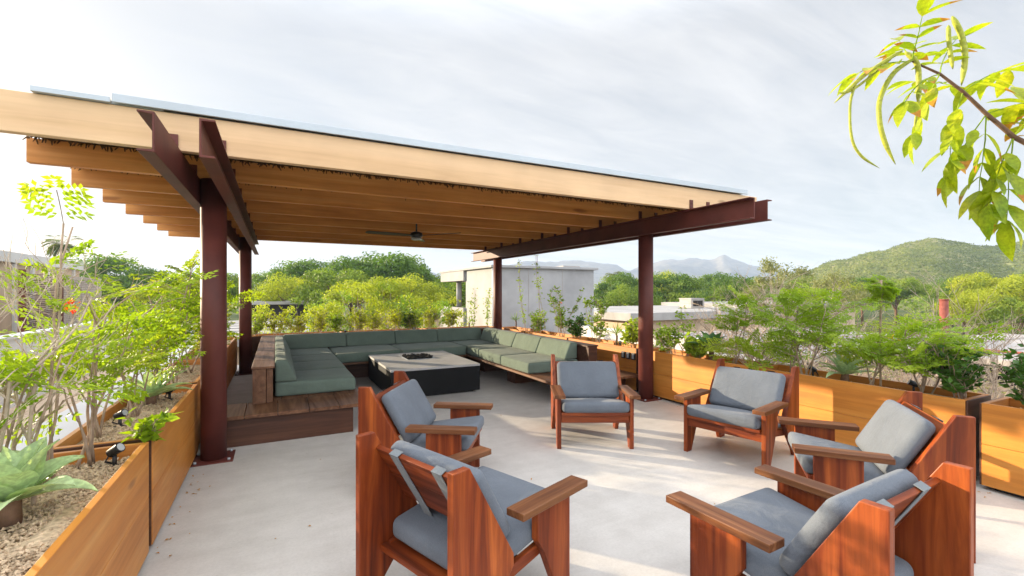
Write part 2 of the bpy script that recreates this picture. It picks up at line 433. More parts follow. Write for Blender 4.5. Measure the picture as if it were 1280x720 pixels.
ridge_mesh('mountains', [(x, mh(y)) for x, y in ((150,364),(250,352),(310,350),(345,339),(388,327),(425,331),(455,336),(500,328),(535,340),(575,357),(600,352),(640,330),(662,324),(700,327),(735,325),(765,330),(787,338),(800,333),(838,323),(870,325),(888,326),(905,318),(922,324),(945,331),(985,342),(1050,347),(1150,352),(1300,356),(1450,362))],
           MD, 330, M['mtn'], rough=.9, nseg=420, rows=30)
MD2 = 900.
HD = 230.
def hh_(y): return (365-y)/577*HD+1.6
ridge_mesh('hills', [(x, hh_(y)) for x, y in ((900,366),(965,352),(1000,342),(1050,326),(1100,313),(1140,303),(1168,299),(1200,303),(1225,308),(1250,307),(1290,300),(1350,296),(1450,305),(1560,330),(1700,364))],
           HD, 95, M['hill'], rough=.55, nseg=220, rows=40, seed=3)

# ------------------------------------------------------------------ pergola
B = (2.2, 5.25, 0)
pg = thing('pergola', 'maroon steel and timber pergola with a flat sheet roof over the sofa', 'pergola', B)
colx = (-.53, 4.94)
for x in colx:
    for y in (5.25, 10.44):
        mb = MB().cyl(x, y, .012, 2.668, .108, 40)
        c_ = mb.build('column', M['steel'], pg, B)
        mb = MB().box(x-.17, x+.17, y-.17, y+.17, 0, .012)
        mb.build('base_plate', M['steel'], c_, B, .002, 1)
        for i in (-1, 1):
            for j in (-1, 1): MB().tube([(x+i*.135, y+j*.135, .0125), (x+i*.135, y+j*.135, .03)], .014, 6).build('anchor_bolt', M['sheet'], c_, B)
    for sg in (-1, 1):
        w0 = x + sg*.110; w1 = x + sg*.122; fl = x + sg*.195
        a, b = sorted((w0, w1)); c0, c1_ = sorted((w1, fl))
        poly = [(w0, 2.43), (fl, 2.43), (fl, 2.442), (w1, 2.446), (w1, 2.654), (fl, 2.658), (fl, 2.67), (w0, 2.67)]
        if sg < 0: poly = poly[::-1]
        MB().prism([(p[0], p[1]) for p in poly], 'y', 3.4, 11.75).build('channel_beam', M['steel'], pg, B, .002, 1)
rafy = [4.30 + .94*i for i in range(8)]
for i, y in enumerate(rafy):
    top = 2.95 if i == 0 else 2.875
    r_ = MB().box(-1.83, 6.10, y-.035, y+.035, 2.672, top).build('rafter', M['pine_pale' if i == 0 else 'pine'], pg, B, .004, 1)
    for x in colx:
        for sg in (-1, 1):
            cx_ = x + sg*.155
            cl = MB().box(cx_-.028, cx_+.028, y-.047, y-.0365, 2.6715, 2.79)
            cl.box(cx_-.028, cx_+.028, y-.09, y-.0475, 2.6715, 2.68)
            cl.tube([(cx_, y-.052, 2.75), (cx_, y-.047, 2.75)], .009, 6)
            cl.build('angle_clip', M['steel'], r_, B)
mb = MB(); random.seed(11)
x = -1.75
while x < 6.05:
    y = 4.36 + uni(-.02, .03)
    while y < 11.0:
        y2 = y + uni(1.2, 2.6); z = uni(2.878, 2.915)
        mb.tube([(x+uni(-.02,.02), y, z+uni(-.012,.012)), (x+uni(-.025,.025), (y+y2)/2, z+uni(-.008,.014)), (x+uni(-.02,.02), min(y2, 11.05), z)], uni(.009,.016), 5)
        y = y2 - uni(.02, .12)
    x += uni(.018, .03)
for i in range(420):       # loose twig ends hanging between the rafters
    x = uni(-1.75, 6.0); k = random.choice((0, 0, 0, 1, 1, 2)); y = rafy[k] + uni(.35, .93)
    p = Vector((x, y, 2.885)); d = Vector((uni(-.5, .5), uni(-.6, .6), uni(-.9, -.1))).normalized()*uni(.03, .075)
    mb.tube([p, p+d], [.006, .003], 4)
for k, x0_, x1_ in ((1, -1.8, 6.0), (2, -1.8, .3), (3, -1.8, -.6)):
    x = x0_
    while x < x1_:
        y = rafy[k] - uni(.045, .16); p = Vector((x, y, uni(2.872, 2.89)))
        mb.tube([p, p + Vector((uni(-.03,.03), uni(-.05,.0), -uni(.012, .062)))], [.009, .004], 4); x += uni(.005, .014)
mb.box(-1.75, 6.03, 4.37, 11.05, 2.925, 2.94)
tag(mb.build('reed_ceiling', M['reed'], pg, B), kind='stuff')
mb = MB().box(-1.04, 5.85, 4.24, 11.15, 2.975, 3.02); mb.box(-1.04, 5.85, 4.225, 4.24, 2.957, 3.02)
mb.build('roof_sheet', M['sheet'], pg, B, .003, 1)
mb = MB().box(-1.47, -.75, 4.262, 11.1, 2.953, 2.973); mb.box(-1.47, -1.05, 4.228, 4.262, 2.953, 2.99)
mb.build('roof_sheet', M['sheet'], pg, B, .002, 1)

fan = thing('ceiling_fan', 'black three-bladed ceiling fan hanging under the pergola', 'fan', (2.08, 7.55, 2.44))
fb = (2.08, 7.55, 2.44)
MB().cyl(2.08, 7.55, 2.58, 2.90, .014, 12).build('rod', M['bronze'], fan, fb)
MB().tube([(2.08,7.55,2.50),(2.08,7.55,2.52),(2.08,7.55,2.575),(2.08,7.55,2.60)], [.06,.10,.10,.05], 24).build('motor_housing', M['bronze'], fan, fb)
MB().tube([(2.08,7.55,2.455),(2.08,7.55,2.47),(2.08,7.55,2.497)], [.05,.085,.09], 24).build('lamp_cover', M['lens'], fan, fb)
for k in range(3):
    a = R(-52 + 120*k); u = Vector((math.cos(a), math.sin(a), 0)); v = Vector((-u.y, u.x, 0)); c = Vector((2.08, 7.55, 2.535))
    vs = []
    for t, wd in ((.09,.03),(.18,.055),(.5,.07),(.80,.06),(.84,.03)):
        for zz_ in (-.004, .004):
            for s_ in (-1, 1): vs.append(c + u*t + v*wd*s_ + Vector((0, 0, zz_ + s_*wd*.18)))
    fs = []
    for i in range(4):
        o = i*4
        fs += [(o, o+1, o+5, o+4), (o+2, o+6, o+7, o+3), (o, o+4, o+6, o+2), (o+1, o+3, o+7, o+5)]
    fs += [(0, 2, 3, 1), (16, 17, 19, 18)]
    MB().add(vs, fs).build('blade', M['bronze'], fan, fb)

# ------------------------------------------------------------------ U-shaped sofa on its timber platform
S = (2.2, 8.0, 0)
sofa = thing('sectional_sofa', 'U-shaped timber platform sofa with sage green cushions under the pergola', 'sofa', S)
def boards(x0, x1, y0, y1, along, wd, z0, z1, gap=.006):
    mb = MB()
    a0, a1 = (x0, x1) if along == 'y' else (y0, y1)
    n = max(1, round((a1-a0)/wd)); st = (a1-a0)/n
    for i in range(n):
        p, q = a0+i*st+gap/2, a0+(i+1)*st-gap/2
        if along == 'y': mb.box(p, q, y0, y1, z0, z1)
        else: mb.box(x0, x1, p, q, z0, z1)
    return mb
ZT = .325
def plat(mbs, name, mat): 
    for mb in mbs: mb.build(name, mat, sofa, S, .003, 1)
plat([boards(-.60, .95, 5.50, 6.12, 'y', .31, ZT-.038, ZT), boards(-.24, .95, 6.122, 10.3, 'y', .30, ZT-.038, ZT),
      boards(3.45, 5.03, 5.43, 6.12, 'y', .31, ZT-.038, ZT), boards(3.45, 4.62, 6.122, 10.3, 'y', .30, ZT-.038, ZT)], 'platform_top', M['bench_y'])
plat([boards(.955, 3.445, 8.74, 10.3, 'x', .30, ZT-.038, ZT)], 'platform_top', M['bench_x'])
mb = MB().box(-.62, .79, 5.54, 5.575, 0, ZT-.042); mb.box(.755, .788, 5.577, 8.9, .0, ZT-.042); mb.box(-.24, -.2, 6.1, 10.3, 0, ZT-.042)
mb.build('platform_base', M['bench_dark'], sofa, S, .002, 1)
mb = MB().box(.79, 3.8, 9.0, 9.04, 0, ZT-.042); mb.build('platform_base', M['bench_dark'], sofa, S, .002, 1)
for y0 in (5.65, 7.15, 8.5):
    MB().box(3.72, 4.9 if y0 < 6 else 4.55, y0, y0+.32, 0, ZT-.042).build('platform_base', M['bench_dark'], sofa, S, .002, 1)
# back boxes
mb = MB().box(-.235, -.10, 5.98, 10.2, ZT+.002, .722); mb.box(-.095, -.03, 6.02, 10.0, ZT+.002, .715)
mb.build('back_box', M['bench_y'], sofa, S, .003, 1)
boards(-.245, -.012, 5.965, 10.03, 'x', .62, .724, .748).build('back_box_cap', M['bench_y'], sofa, S, .003, 1)
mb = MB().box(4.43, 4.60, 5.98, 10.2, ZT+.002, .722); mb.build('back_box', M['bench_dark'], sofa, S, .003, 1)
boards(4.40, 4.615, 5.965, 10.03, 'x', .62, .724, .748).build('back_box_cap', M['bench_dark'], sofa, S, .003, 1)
mb = MB().box(-.09, 4.42, 10.05, 10.2, ZT+.002, .722); mb.build('back_box', M['bench_x'], sofa, S, .003, 1)
boards(-.245, 4.615, 10.034, 10.25, 'y', .9, .724, .748).build('back_box_cap', M['bench_x'], sofa, S, .003, 1)
def seatc(x0, x1, y0, y1, z0=ZT+.004, z1=.50):
    g = .004
    k1, k2 = uni(-.004, .004), uni(-.006, .006)
    def sag(p): return (p.x + k1, p.y, p.z + (k2*p.x/.5 - .010*math.exp(-((p.x-k1*40)**2+(p.y+k2*30)**2)/.05)) if p.z > 0 else p.z)
    MB().cushion(((x0+x1)/2, (y0+y1)/2, (z0+z1)/2), ((x1-x0)/2-g, (y1-y0)/2-g, (z1-z0)/2), .032, .014, fn=sag).build('seat_cushion', M['sofa'], sofa, S)
seatc(-.01, .93, 6.25, 7.13); seatc(-.01, .93, 7.13, 8.0); seatc(-.01, .93, 8.0, 8.78); seatc(-.01, .93, 8.78, 9.98)
seatc(.95, 2.12, 8.72, 9.98); seatc(2.12, 3.43, 8.72, 9.98)
seatc(3.47, 4.41, 6.22, 7.23); seatc(3.47, 4.41, 7.23, 8.22); seatc(3.47, 4.41, 8.22, 8.98); seatc(3.47, 4.41, 8.98, 9.98)
def backc(axis, sgn, base, a0, a1, z0=.506, z1=.775, d0=.25, d1=.135):
    # wedge cushion: thickness d0 at the bottom, d1 at the top, its back against 'base', facing sgn along axis
    L = a1-a0; H = z1-z0
    def fn(p):
        t = (p.z/H)+.5; th = d0+(d1-d0)*t
        dd = (p.x/(d0/2)*.5+.5)*th         # 0 at back .. th at front
        return (sgn*dd, p.y, p.z) if axis == 'x' else (p.y, sgn*dd, p.z)
    c = (base, (a0+a1)/2, (z0+z1)/2) if axis == 'x' else ((a0+a1)/2, base, (z0+z1)/2)
    mb = MB().cushion((0,0,0), (d0/2, L/2-.004, H/2), .03, .006, fn=fn)
    mb.v = [(v[0]+c[0], v[1]+c[1], v[2]+c[2]) for v in mb.v]
    mb.build('back_cushion', M['sofa'], sofa, S)
for a0, a1 in ((6.24, 7.13), (7.13, 8.02), (8.02, 8.92), (8.92, 9.77)): backc('x', 1, -.008, a0, a1)
for a0, a1 in ((6.24, 7.2), (7.2, 8.16), (8.16, 9.05), (9.05, 9.77)): backc('x', -1, 4.40, a0, a1)
for a0, a1 in ((.13, 1.27), (1.27, 2.25), (2.25, 3.18), (3.18, 4.24)): backc('y', -1, 10.02, a0, a1)

# ------------------------------------------------------------------ fire table
fp = thing('fire_table', 'square fire table with pale concrete top and charcoal sides', 'fire pit', (2.21, 7.76, 0))
F0 = (2.21, 7.76, 0)
x0, x1, y0, y1 = 1.50, 2.92, 6.83, 8.69; hx0, hx1, hy0, hy1 = 1.98, 2.47, 7.74, 8.32
mb = MB(); mb.box(x0+.003, x1-.003, y0+.003, y1-.003, .035, .418)
mb.build('side_panels', M['pit_side'], fp, F0, .003, 1)
MB().box(x0+.09, x1-.09, y0+.09, y1-.09, 0, .034).build('plinth', M['black'], fp, F0)
mb = MB()
for a in ((x0, x1, y0, hy0), (x0, x1, hy1, y1), (x0, hx0, hy0, hy1), (hx1, x1, hy0, hy1)): mb.box(*a, .42, .452)
mb.build('table_top', M['pit_top'], fp, F0)
mb = MB()
for a in ((hx0, hx1, hy0, hy0+.02), (hx0, hx1, hy1-.02, hy1), (hx0, hx0+.02, hy0+.02, hy1-.02), (hx1-.02, hx1, hy0+.02, hy1-.02)): mb.box(*a, .421, .4545)
mb.build('burner_rim', M['sheet'], fp, F0)
random.seed(5); mb = MB()
for i in range(230):
    c = Vector((uni(hx0+.035, hx1-.035), uni(hy0+.035, hy1-.035), uni(.43, .475))); r = uni(.014, .032)
    bm = bmesh.new(); bmesh.ops.create_icosphere(bm, subdivisions=1, radius=r)
    vs = [c + v.co*uni(.65, 1.25) for v in bm.verts]; bm.verts.ensure_lookup_table(); bm.verts.index_update()
    mb.add(vs, [[v.index for v in f.verts] for f in bm.faces]); bm.free()
tag(mb.build('lava_rocks', M['lava'], fp, F0), kind='stuff')

# ------------------------------------------------------------------ armchairs
def make_chair(label):
    t = thing('armchair', label, 'armchair', group='armchairs round the terrace')
    W = .39; th = .042
    rear = [(-.465, 0), (-.355, 0), (-.33, .06), (-.10, .335), (-.10, .39), (-.375, .86), (-.465, .86)]
    front = [(.345, 0), (.345, .532), (.075, .532), (.075, .375), (.125, .30), (.262, .0)]
    for s in (-1, 1):
        a, b = sorted((s*W, s*(W-th)))
        MB().prism(rear, 'x', a, b).build('back_leg', M['teak_z'], t, bevel=.004)
        MB().prism(front[::-1], 'x', a, b).build('front_leg', M['teak_z'], t, bevel=.004)
        c = s*(W-.018)
        MB().box(c-.055, c+.055, -.075, .462, .534, .570).build('armrest', M['arm'], t, bevel=.004)
    iw = W-th-.002
    MB().box(-iw, iw, .30, .335, .265, .345).build('apron', M['teak_x'], t, bevel=.003)
    MB().box(-iw, iw, .30, .372, .347, .378).build('front_rail', M['teak_x'], t, bevel=.003)
    mb = MB()
    for s in (-1, 1):
        a, b = sorted((s*iw, s*(iw-.03)))
        mb.prism([(-.30, .205), (.298, .29), (.298, .352), (-.30, .265)], 'x', a, b)
    mb.box(-iw+.031, iw-.031, -.02, .04, .265, .285)
    mb.build('seat_rail', M['teak_y'], t, bevel=.003)
    MB().box(-iw, iw, -.345, -.225, .225, .258).build('rear_stretcher', M['teak_x'], t, bevel=.003)
    # raked back panel
    ang = R(30.5); u = Vector((0, -math.sin(ang), math.cos(ang))); n = Vector((0, math.cos(ang), math.sin(ang)))
    o = Vector((0, -.362, .785))          # middle of the top edge of the panel
    mb = MB(); L = .36
    mb.obox(o - u*L*.74, Vector((iw, 0, 0)), u*L*.25, n*.013); mb.obox(o - u*L*.245, Vector((iw, 0, 0)), u*L*.244, n*.013)
    mb.build('back_panel', M['teak_x'], t, bevel=.003)
    # seat cushion, a little higher in front
    def tilt(p): return (p.x, p.y, p.z + p.y*.16)
    sc_ = MB().cushion((0, .055, .382), (iw-.006, .345, .055), .04, .014, fn=tilt).build('seat_cushion', M['chairfab'], t)
    # back cushion
    mb = MB().cushion((0,0,0), (iw-.012, .213, .048), .042, .013)
    c = o - u*.246 + n*.070
    Mx = Matrix(((1, 0, 0, 0), (0, u.y, n.y, 0), (0, u.z, n.z, 0), (0, 0, 0, 1)))
    Mx = Matrix.Translation(c) @ Mx
    mb.xf(Mx); mb.f = [f[::-1] for f in mb.f]
    bc = mb.build('back_cushion', M['chairfab'], t)
    # webbing straps over the back panel
    for s in (-1, 1):
        mb = MB(); hw = .036; cx_ = s*.17
        path = [o + u*.004 + n*.02, o + u*.007 - n*.0165, o - u*.12 - n*.017, o - u*.375 - n*.017, Vector((0, -.15, .385)), Vector((0, -.12, .37))]
        vs = []
        for p in path: vs += [p + Vector((cx_-hw, 0, 0)), p + Vector((cx_+hw, 0, 0))]
        k = len(path); off_ = n*-.003
        vs2 = [v + off_ for v in vs]
        vs2[0] = vs[0] + u*.003; vs2[1] = vs[1] + u*.003; vs2[2] = vs[2] + u*.003 - n*.003; vs2[3] = vs[3] + u*.003 - n*.003
        fs = []
        for i in range(k-1):
            q = i*2; fs += [(q, q+1, q+3, q+2), (2*k+q, 2*k+q+2, 2*k+q+3, 2*k+q+1), (q, q+2, 2*k+q+2, 2*k+q), (q+1, 2*k+q+1, 2*k+q+3, q+3)]
        mb.add(vs + vs2, fs).build('strap', M['strapfab'], bc)
        MB().tube([(cx_*.9, .02, .325), (cx_*.9+.012, .015, .28), (cx_*.9+.022, .02, .235), (cx_*.9+.03, .022, .21)], [.007, .008, .01, .007], 5).build('tie', M['black'], sc_)
    return t
chairs = [
    ((3.055, 4.10), (-.46, -.89), 'slate cushioned armchair facing the camera, before the right end of the sofa'),
    ((4.08, 3.05), (-.97, -.23), 'slate cushioned red teak armchair backed against the orange planters, beside the maroon column'),
    ((1.17, 3.79), (.83, -.56), 'slate cushioned red teak armchair seen side-on in front of the fire table'),
    ((.94, 2.30), (.935, .35), 'red teak armchair in the left foreground turned to show its strapped back'),
    ((3.67, 1.78), (-.64, .77), 'red teak armchair side-on between the foreground right chair and the planters'),
    ((2.21, 1.29), (-.05, 1.0), 'nearest red teak armchair at the bottom right, back panel and straps towards the camera')]
proto = make_chair(chairs[0][2])
for i, (p, f, lab) in enumerate(chairs):
    o = proto if i == 0 else copy_tree(proto)
    o.location = (p[0], p[1], 0); o.rotation_euler = (0, 0, math.atan2(f[1], f[0]) - math.pi/2)
    o['label'] = lab

# ------------------------------------------------------------------ timber planters
def planter(x0, x1, y0, y1, label, group, h=.70, stones=0, along='y'):
    cx_, cy_ = (x0+x1)/2, (y0+y1)/2; L0 = (cx_, cy_, 0)
    t = thing('planter_box', label, 'planter', L0, 0, group)
    th = .032; z0 = .035; ma, mc = (M['plant_y'], M['plant_x']) if along == 'y' else (M['plant_x'], M['plant_y'])
    def wall(a, b, c, d, m):
        mb = MB(); k = (h-z0)/2
        mb.box(a, b, c, d, z0, z0+k-.0015); mb.box(a, b, c, d, z0+k+.0015, h)
        mb.build('side_board', m, t, L0, .002, 1)
    wall(x0, x0+th, y0, y1, M['plant_y']); wall(x1-th, x1, y0, y1, M['plant_y'])
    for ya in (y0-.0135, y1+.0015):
        MB().box(x0+.004, x1-.004, ya, ya+.012, z0, h-.004).build('end_shade_panel', M['bench_dark'], t, L0, .002, 1)  # dark panels added over both ends, shade put into their colour
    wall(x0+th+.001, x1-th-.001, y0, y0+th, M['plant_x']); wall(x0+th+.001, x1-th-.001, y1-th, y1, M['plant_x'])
    MB().box(x0+.06, x1-.06, y0+.06, y1-.06, 0, z0-.001).build('plinth', M['black'], t, L0)
    mb = MB(); nx, ny = 8, int((y1-y0)/.07)+2
    a0, a1, b0, b1 = x0+th+.001, x1-th-.001, y0+th+.001, y1-th-.001
    vs = [(a0+(a1-a0)*i/nx, b0+(b1-b0)*j/ny, h-.075+.03*noise.noise(Vector((i*.4, b0+j*.3, 2)))) for j in range(ny+1) for i in range(nx+1)]
    mb.add(vs, [(j*(nx+1)+i, j*(nx+1)+i+1, (j+1)*(nx+1)+i+1, (j+1)*(nx+1)+i) for j in range(ny) for i in range(nx)], True)
    for k in range(stones):
        c = Vector((uni(a0+.02, a1-.02), uni(b0+.02, b1-.02), h-.072+uni(-.005, .012))); r = uni(.006, .0125)
        q = Quaternion((uni(-1,1), uni(-1,1), uni(-1,1)), uni(0, 6))
        q.normalize()
        pv = [Vector(p)*r for p in ((1.3,0,0),(-1.2,.1,0),(0,.9,.1),(.1,-.8,0),(0,0,.5),(.1,.1,-.5))]
        mb.add([c + q @ (p*uni(.8, 1.2)) for p in pv], [(0,2,4),(2,1,4),(1,3,4),(3,0,4),(2,0,5),(1,2,5),(3,1,5),(0,3,5)])
    tag(mb.build('gravel', M['gravel'], t, L0), kind='stuff')
    return t
random.seed(21)
GL, GR, GB = 'timber planters along the left edge', 'timber planters along the right edge', 'timber planters behind the sofa'
planter(-1.17, -.68, 1.55, 3.47, 'nearest left timber planter holding the big pale agave', GL, stones=6500)
planter(-1.17, -.68, 3.56, 5.44, 'second left timber planter, ending at the near left column', GL, stones=3500)
planter(-1.17, -.70, 5.54, 7.44, 'left timber planter just past the near left column', GL, stones=500)
planter(-1.17, -.70, 7.52, 9.20, 'left timber planter beside the wooden sofa back', GL)
planter(-1.17, -.70, 9.28, 10.95, 'farthest left timber planter beside the far left column', GL)
planter(5.10, 5.58, -.35, 1.60, 'orange timber planter at the right picture edge, cut off by the frame', GR, stones=300)
planter(5.10, 5.58, 1.70, 3.62, 'orange timber planter behind the side-on right armchair, dark end showing', GR, stones=500)
planter(5.10, 5.58, 3.68, 5.58, 'orange timber planter between the right armchair and the maroon column', GR, stones=300)
planter(5.10, 5.58, 5.64, 7.54, 'orange timber planter with black sockets, behind the right bench end', GR)
planter(5.10, 5.58, 7.60, 9.30, 'timber planter behind the right sofa back cushions', GR)
planter(5.10, 5.58, 9.36, 10.75, 'timber planter at the far right corner by the back column', GR)
planter(-.66, 1.25, 10.76, 11.26, 'timber planter behind the left part of the back sofa', GB)
planter(1.31, 3.20, 10.76, 11.26, 'timber planter behind the middle of the back sofa', GB)
planter(3.26, 5.06, 10.76, 11.26, 'timber planter behind the right part of the back sofa', GB)
for i, (y, lab) in enumerate(((5.88, 'left'), (5.76, 'middle'), (5.645, 'right'))):
    yy = (5.92, 5.80, 5.68)[i]; b = (5.098, yy, .52)
    t = thing('power_socket', lab + ' of three black outdoor sockets on the sunlit planter', 'socket', b, 0, 'outdoor sockets')
    MB().box(5.072, 5.0995, yy-.04, yy+.04, .515, .625).build('cover', M['black'], t, b, .006, 2)
    MB().box(5.066, 5.0715, yy-.022, yy+.022, .535, .605).build('flap', M['sheet'], t, b, .004, 1)

def spotlight(x, y, z, aim, label):
    b = (x, y, z)
    t = thing('garden_spotlight', label, 'spotlight', b, 0, 'garden spotlights')
    MB().tube([(x, y, z-.03), (x, y, z+.05)], .011, 8).build('stake', M['black'], t, b)
    a = Vector(aim).normalized(); c = Vector((x, y, z+.075))
    MB().tube([c - a*.036, c - a*.03, c + a*.03, c + a*.039], [.016, .023, .026, .028], 18).build('lamp_head', M['black'], t, b)
    MB().tube([c + a*.0395, c + a*.041], .022, 18).build('lens', M['lens'], t, b)
    MB().tube([c-a*.03, c-a*.06+Vector((0,0,-.03)), Vector((x+.05, y-.03, z-.01)), Vector((x-.12, y+.05, z-.012))], .006, 6).build('cable', M['black'], t, b)
zs = .64
spotlight(-.80, 3.30, zs, (.5, -.25, .35), 'black garden spotlight at the near end of the left planters')
spotlight(-1.0, 4.25, zs, (.6, -.3, .3), 'black garden spotlight in the gravel of the second left planter')
spotlight(-.85, 5.10, zs, (.5, -.4, .4), 'black garden spotlight next to the near left column')
spotlight(5.50, 3.15, zs, (-.5, .6, .5), 'black garden spotlight beside the agave behind the right armchair')
spotlight(5.48, 2.20, zs, (-.5, .7, .4), 'black garden spotlight above the side-on right armchair')
spotlight(5.35, 6.9, zs, (-.6, -.5, .4), 'black garden spotlight over the right sofa end box')
spotlight(5.30, 6.25, zs, (-.5, -.6, .45), 'black garden spotlight in the planter with the sockets')
spotlight(5.30, 5.70, zs, (-.5, -.6, .45), 'black garden spotlight just left of the near right column')
spotlight(1.39, 10.9, zs, (-.3, -.6, .5), 'small black spotlight behind the back sofa, left one')
spotlight(2.95, 10.9, zs, (-.3, -.6, .5), 'small black spotlight behind the back sofa, right one')

# ------------------------------------------------------------------ plants
def perp(d):
    d = Vector(d).normalized(); r0 = Vector((0,0,1)) if abs(d.z) < .9 else Vector((1,0,0))
    u = d.cross(r0).normalized(); return u, d.cross(u).normalized()
def rdir(zmin=-1, zmax=1):
    z = uni(zmin, zmax); a = uni(0, 6.283); r = math.sqrt(max(0, 1-z*z)); return Vector((r*math.cos(a), r*math.sin(a), z))
def leaf(mb, p, d, n, L, W, fold=.12):
    # a small leaf: rhombus folded along its midrib
    d = d.normalized(); s = d.cross(n)
    s = s.normalized() if s.length > 1e-6 else perp(d)[0]
    n = s.cross(d)
    m = p + d*L*.45
    mb.add([p, m + s*W*.5 + n*W*fold, p + d*L, m - s*W*.5 + n*W*fold], [(0, 1, 2), (0, 2, 3)])
def ovate(mb, p, d, n, L, W, curl=.15, mi=0, tip=False):
    d = d.normalized(); s = d.cross(n); s = s.normalized() if s.length > 1e-6 else perp(d)[0]; n = s.cross(d)
    prof = ((0,.05),(.12,.55),(.3,.95),(.5,1),(.7,.78),(.88,.36),(1,.02))
    vs = []
    for t, w_ in prof:
        c = p + d*L*t - n*curl*L*t*t
        vs += [c - s*W*.5*w_ + n*W*.13*w_, c, c + s*W*.5*w_ + n*W*.13*w_]
    fs = []
    for i in range(len(prof)-1):
        a = i*3; fs += [(a, a+1, a+4, a+3), (a+1, a+2, a+5, a+4)]
    mb.add(vs, fs, True, mi)
    if tip:
        for k in range(1, 5): mb.mi[-k] = 1
def frond(mb, st, p, d, L, pairs=4, pl=.10, ll=.026, npin=6, droop=.35):
    # feathery twice-divided leaf
    d = d.normalized(); side, up = perp(d); up = -up if up.z < 0 else up
    up = (up + rdir()*.75).normalized()
    pts = []; c = Vector(p); dd = Vector(d)
    for i in range(pairs+2):
        pts.append(c.copy()); dd = (dd + Vector((0,0,-droop/(pairs+1)))).normalized(); c = c + dd*L/(pairs+1)
    st.tube(pts, [.0022]*len(pts), 3, cap=False)
    for i in range(1, len(pts)):
        ax = (pts[i]-pts[i-1]).normalized(); sd = ax.cross(up).normalized()
        k = 1-.35*abs(i/len(pts)-.45)
        for s in ((-1, 1) if i < len(pts)-1 else (-1, 0, 1)):
            pd = (sd*s*1.0 + ax*(.55 if s else 1.2) + Vector((0,0,uni(-.25,.1)))).normalized()
            q = Vector(pts[i]); pn = up
            for j in range(npin):
                q = q + pd*(pl*k/npin); pd = (pd + Vector((0,0,-.035))).normalized()
                ls = pd.cross(pn).normalized()
                for t in (-1, 1):
                    leaf(mb, q, ls*t*.9 + pd*.5 + Vector((0,0,uni(-.45,.15))), pn + rdir()*.5, ll*uni(.75,1.2), ll*.5)
            leaf(mb, q, pd, pn, ll, ll*.5)
def wander(p, d, L, n=6, wob=.18, up=.06):
    pts = [Vector(p)]; d = Vector(d).normalized()
    for i in range(n):
        d = (d + rdir()*wob + Vector((0,0,up))).normalized(); pts.append(pts[-1] + d*L/n)
    return pts
def along(pts, t):
    f = t*(len(pts)-1); i = min(int(f), len(pts)-2); return pts[i].lerp(pts[i+1], f-i), (pts[i+1]-pts[i]).normalized()

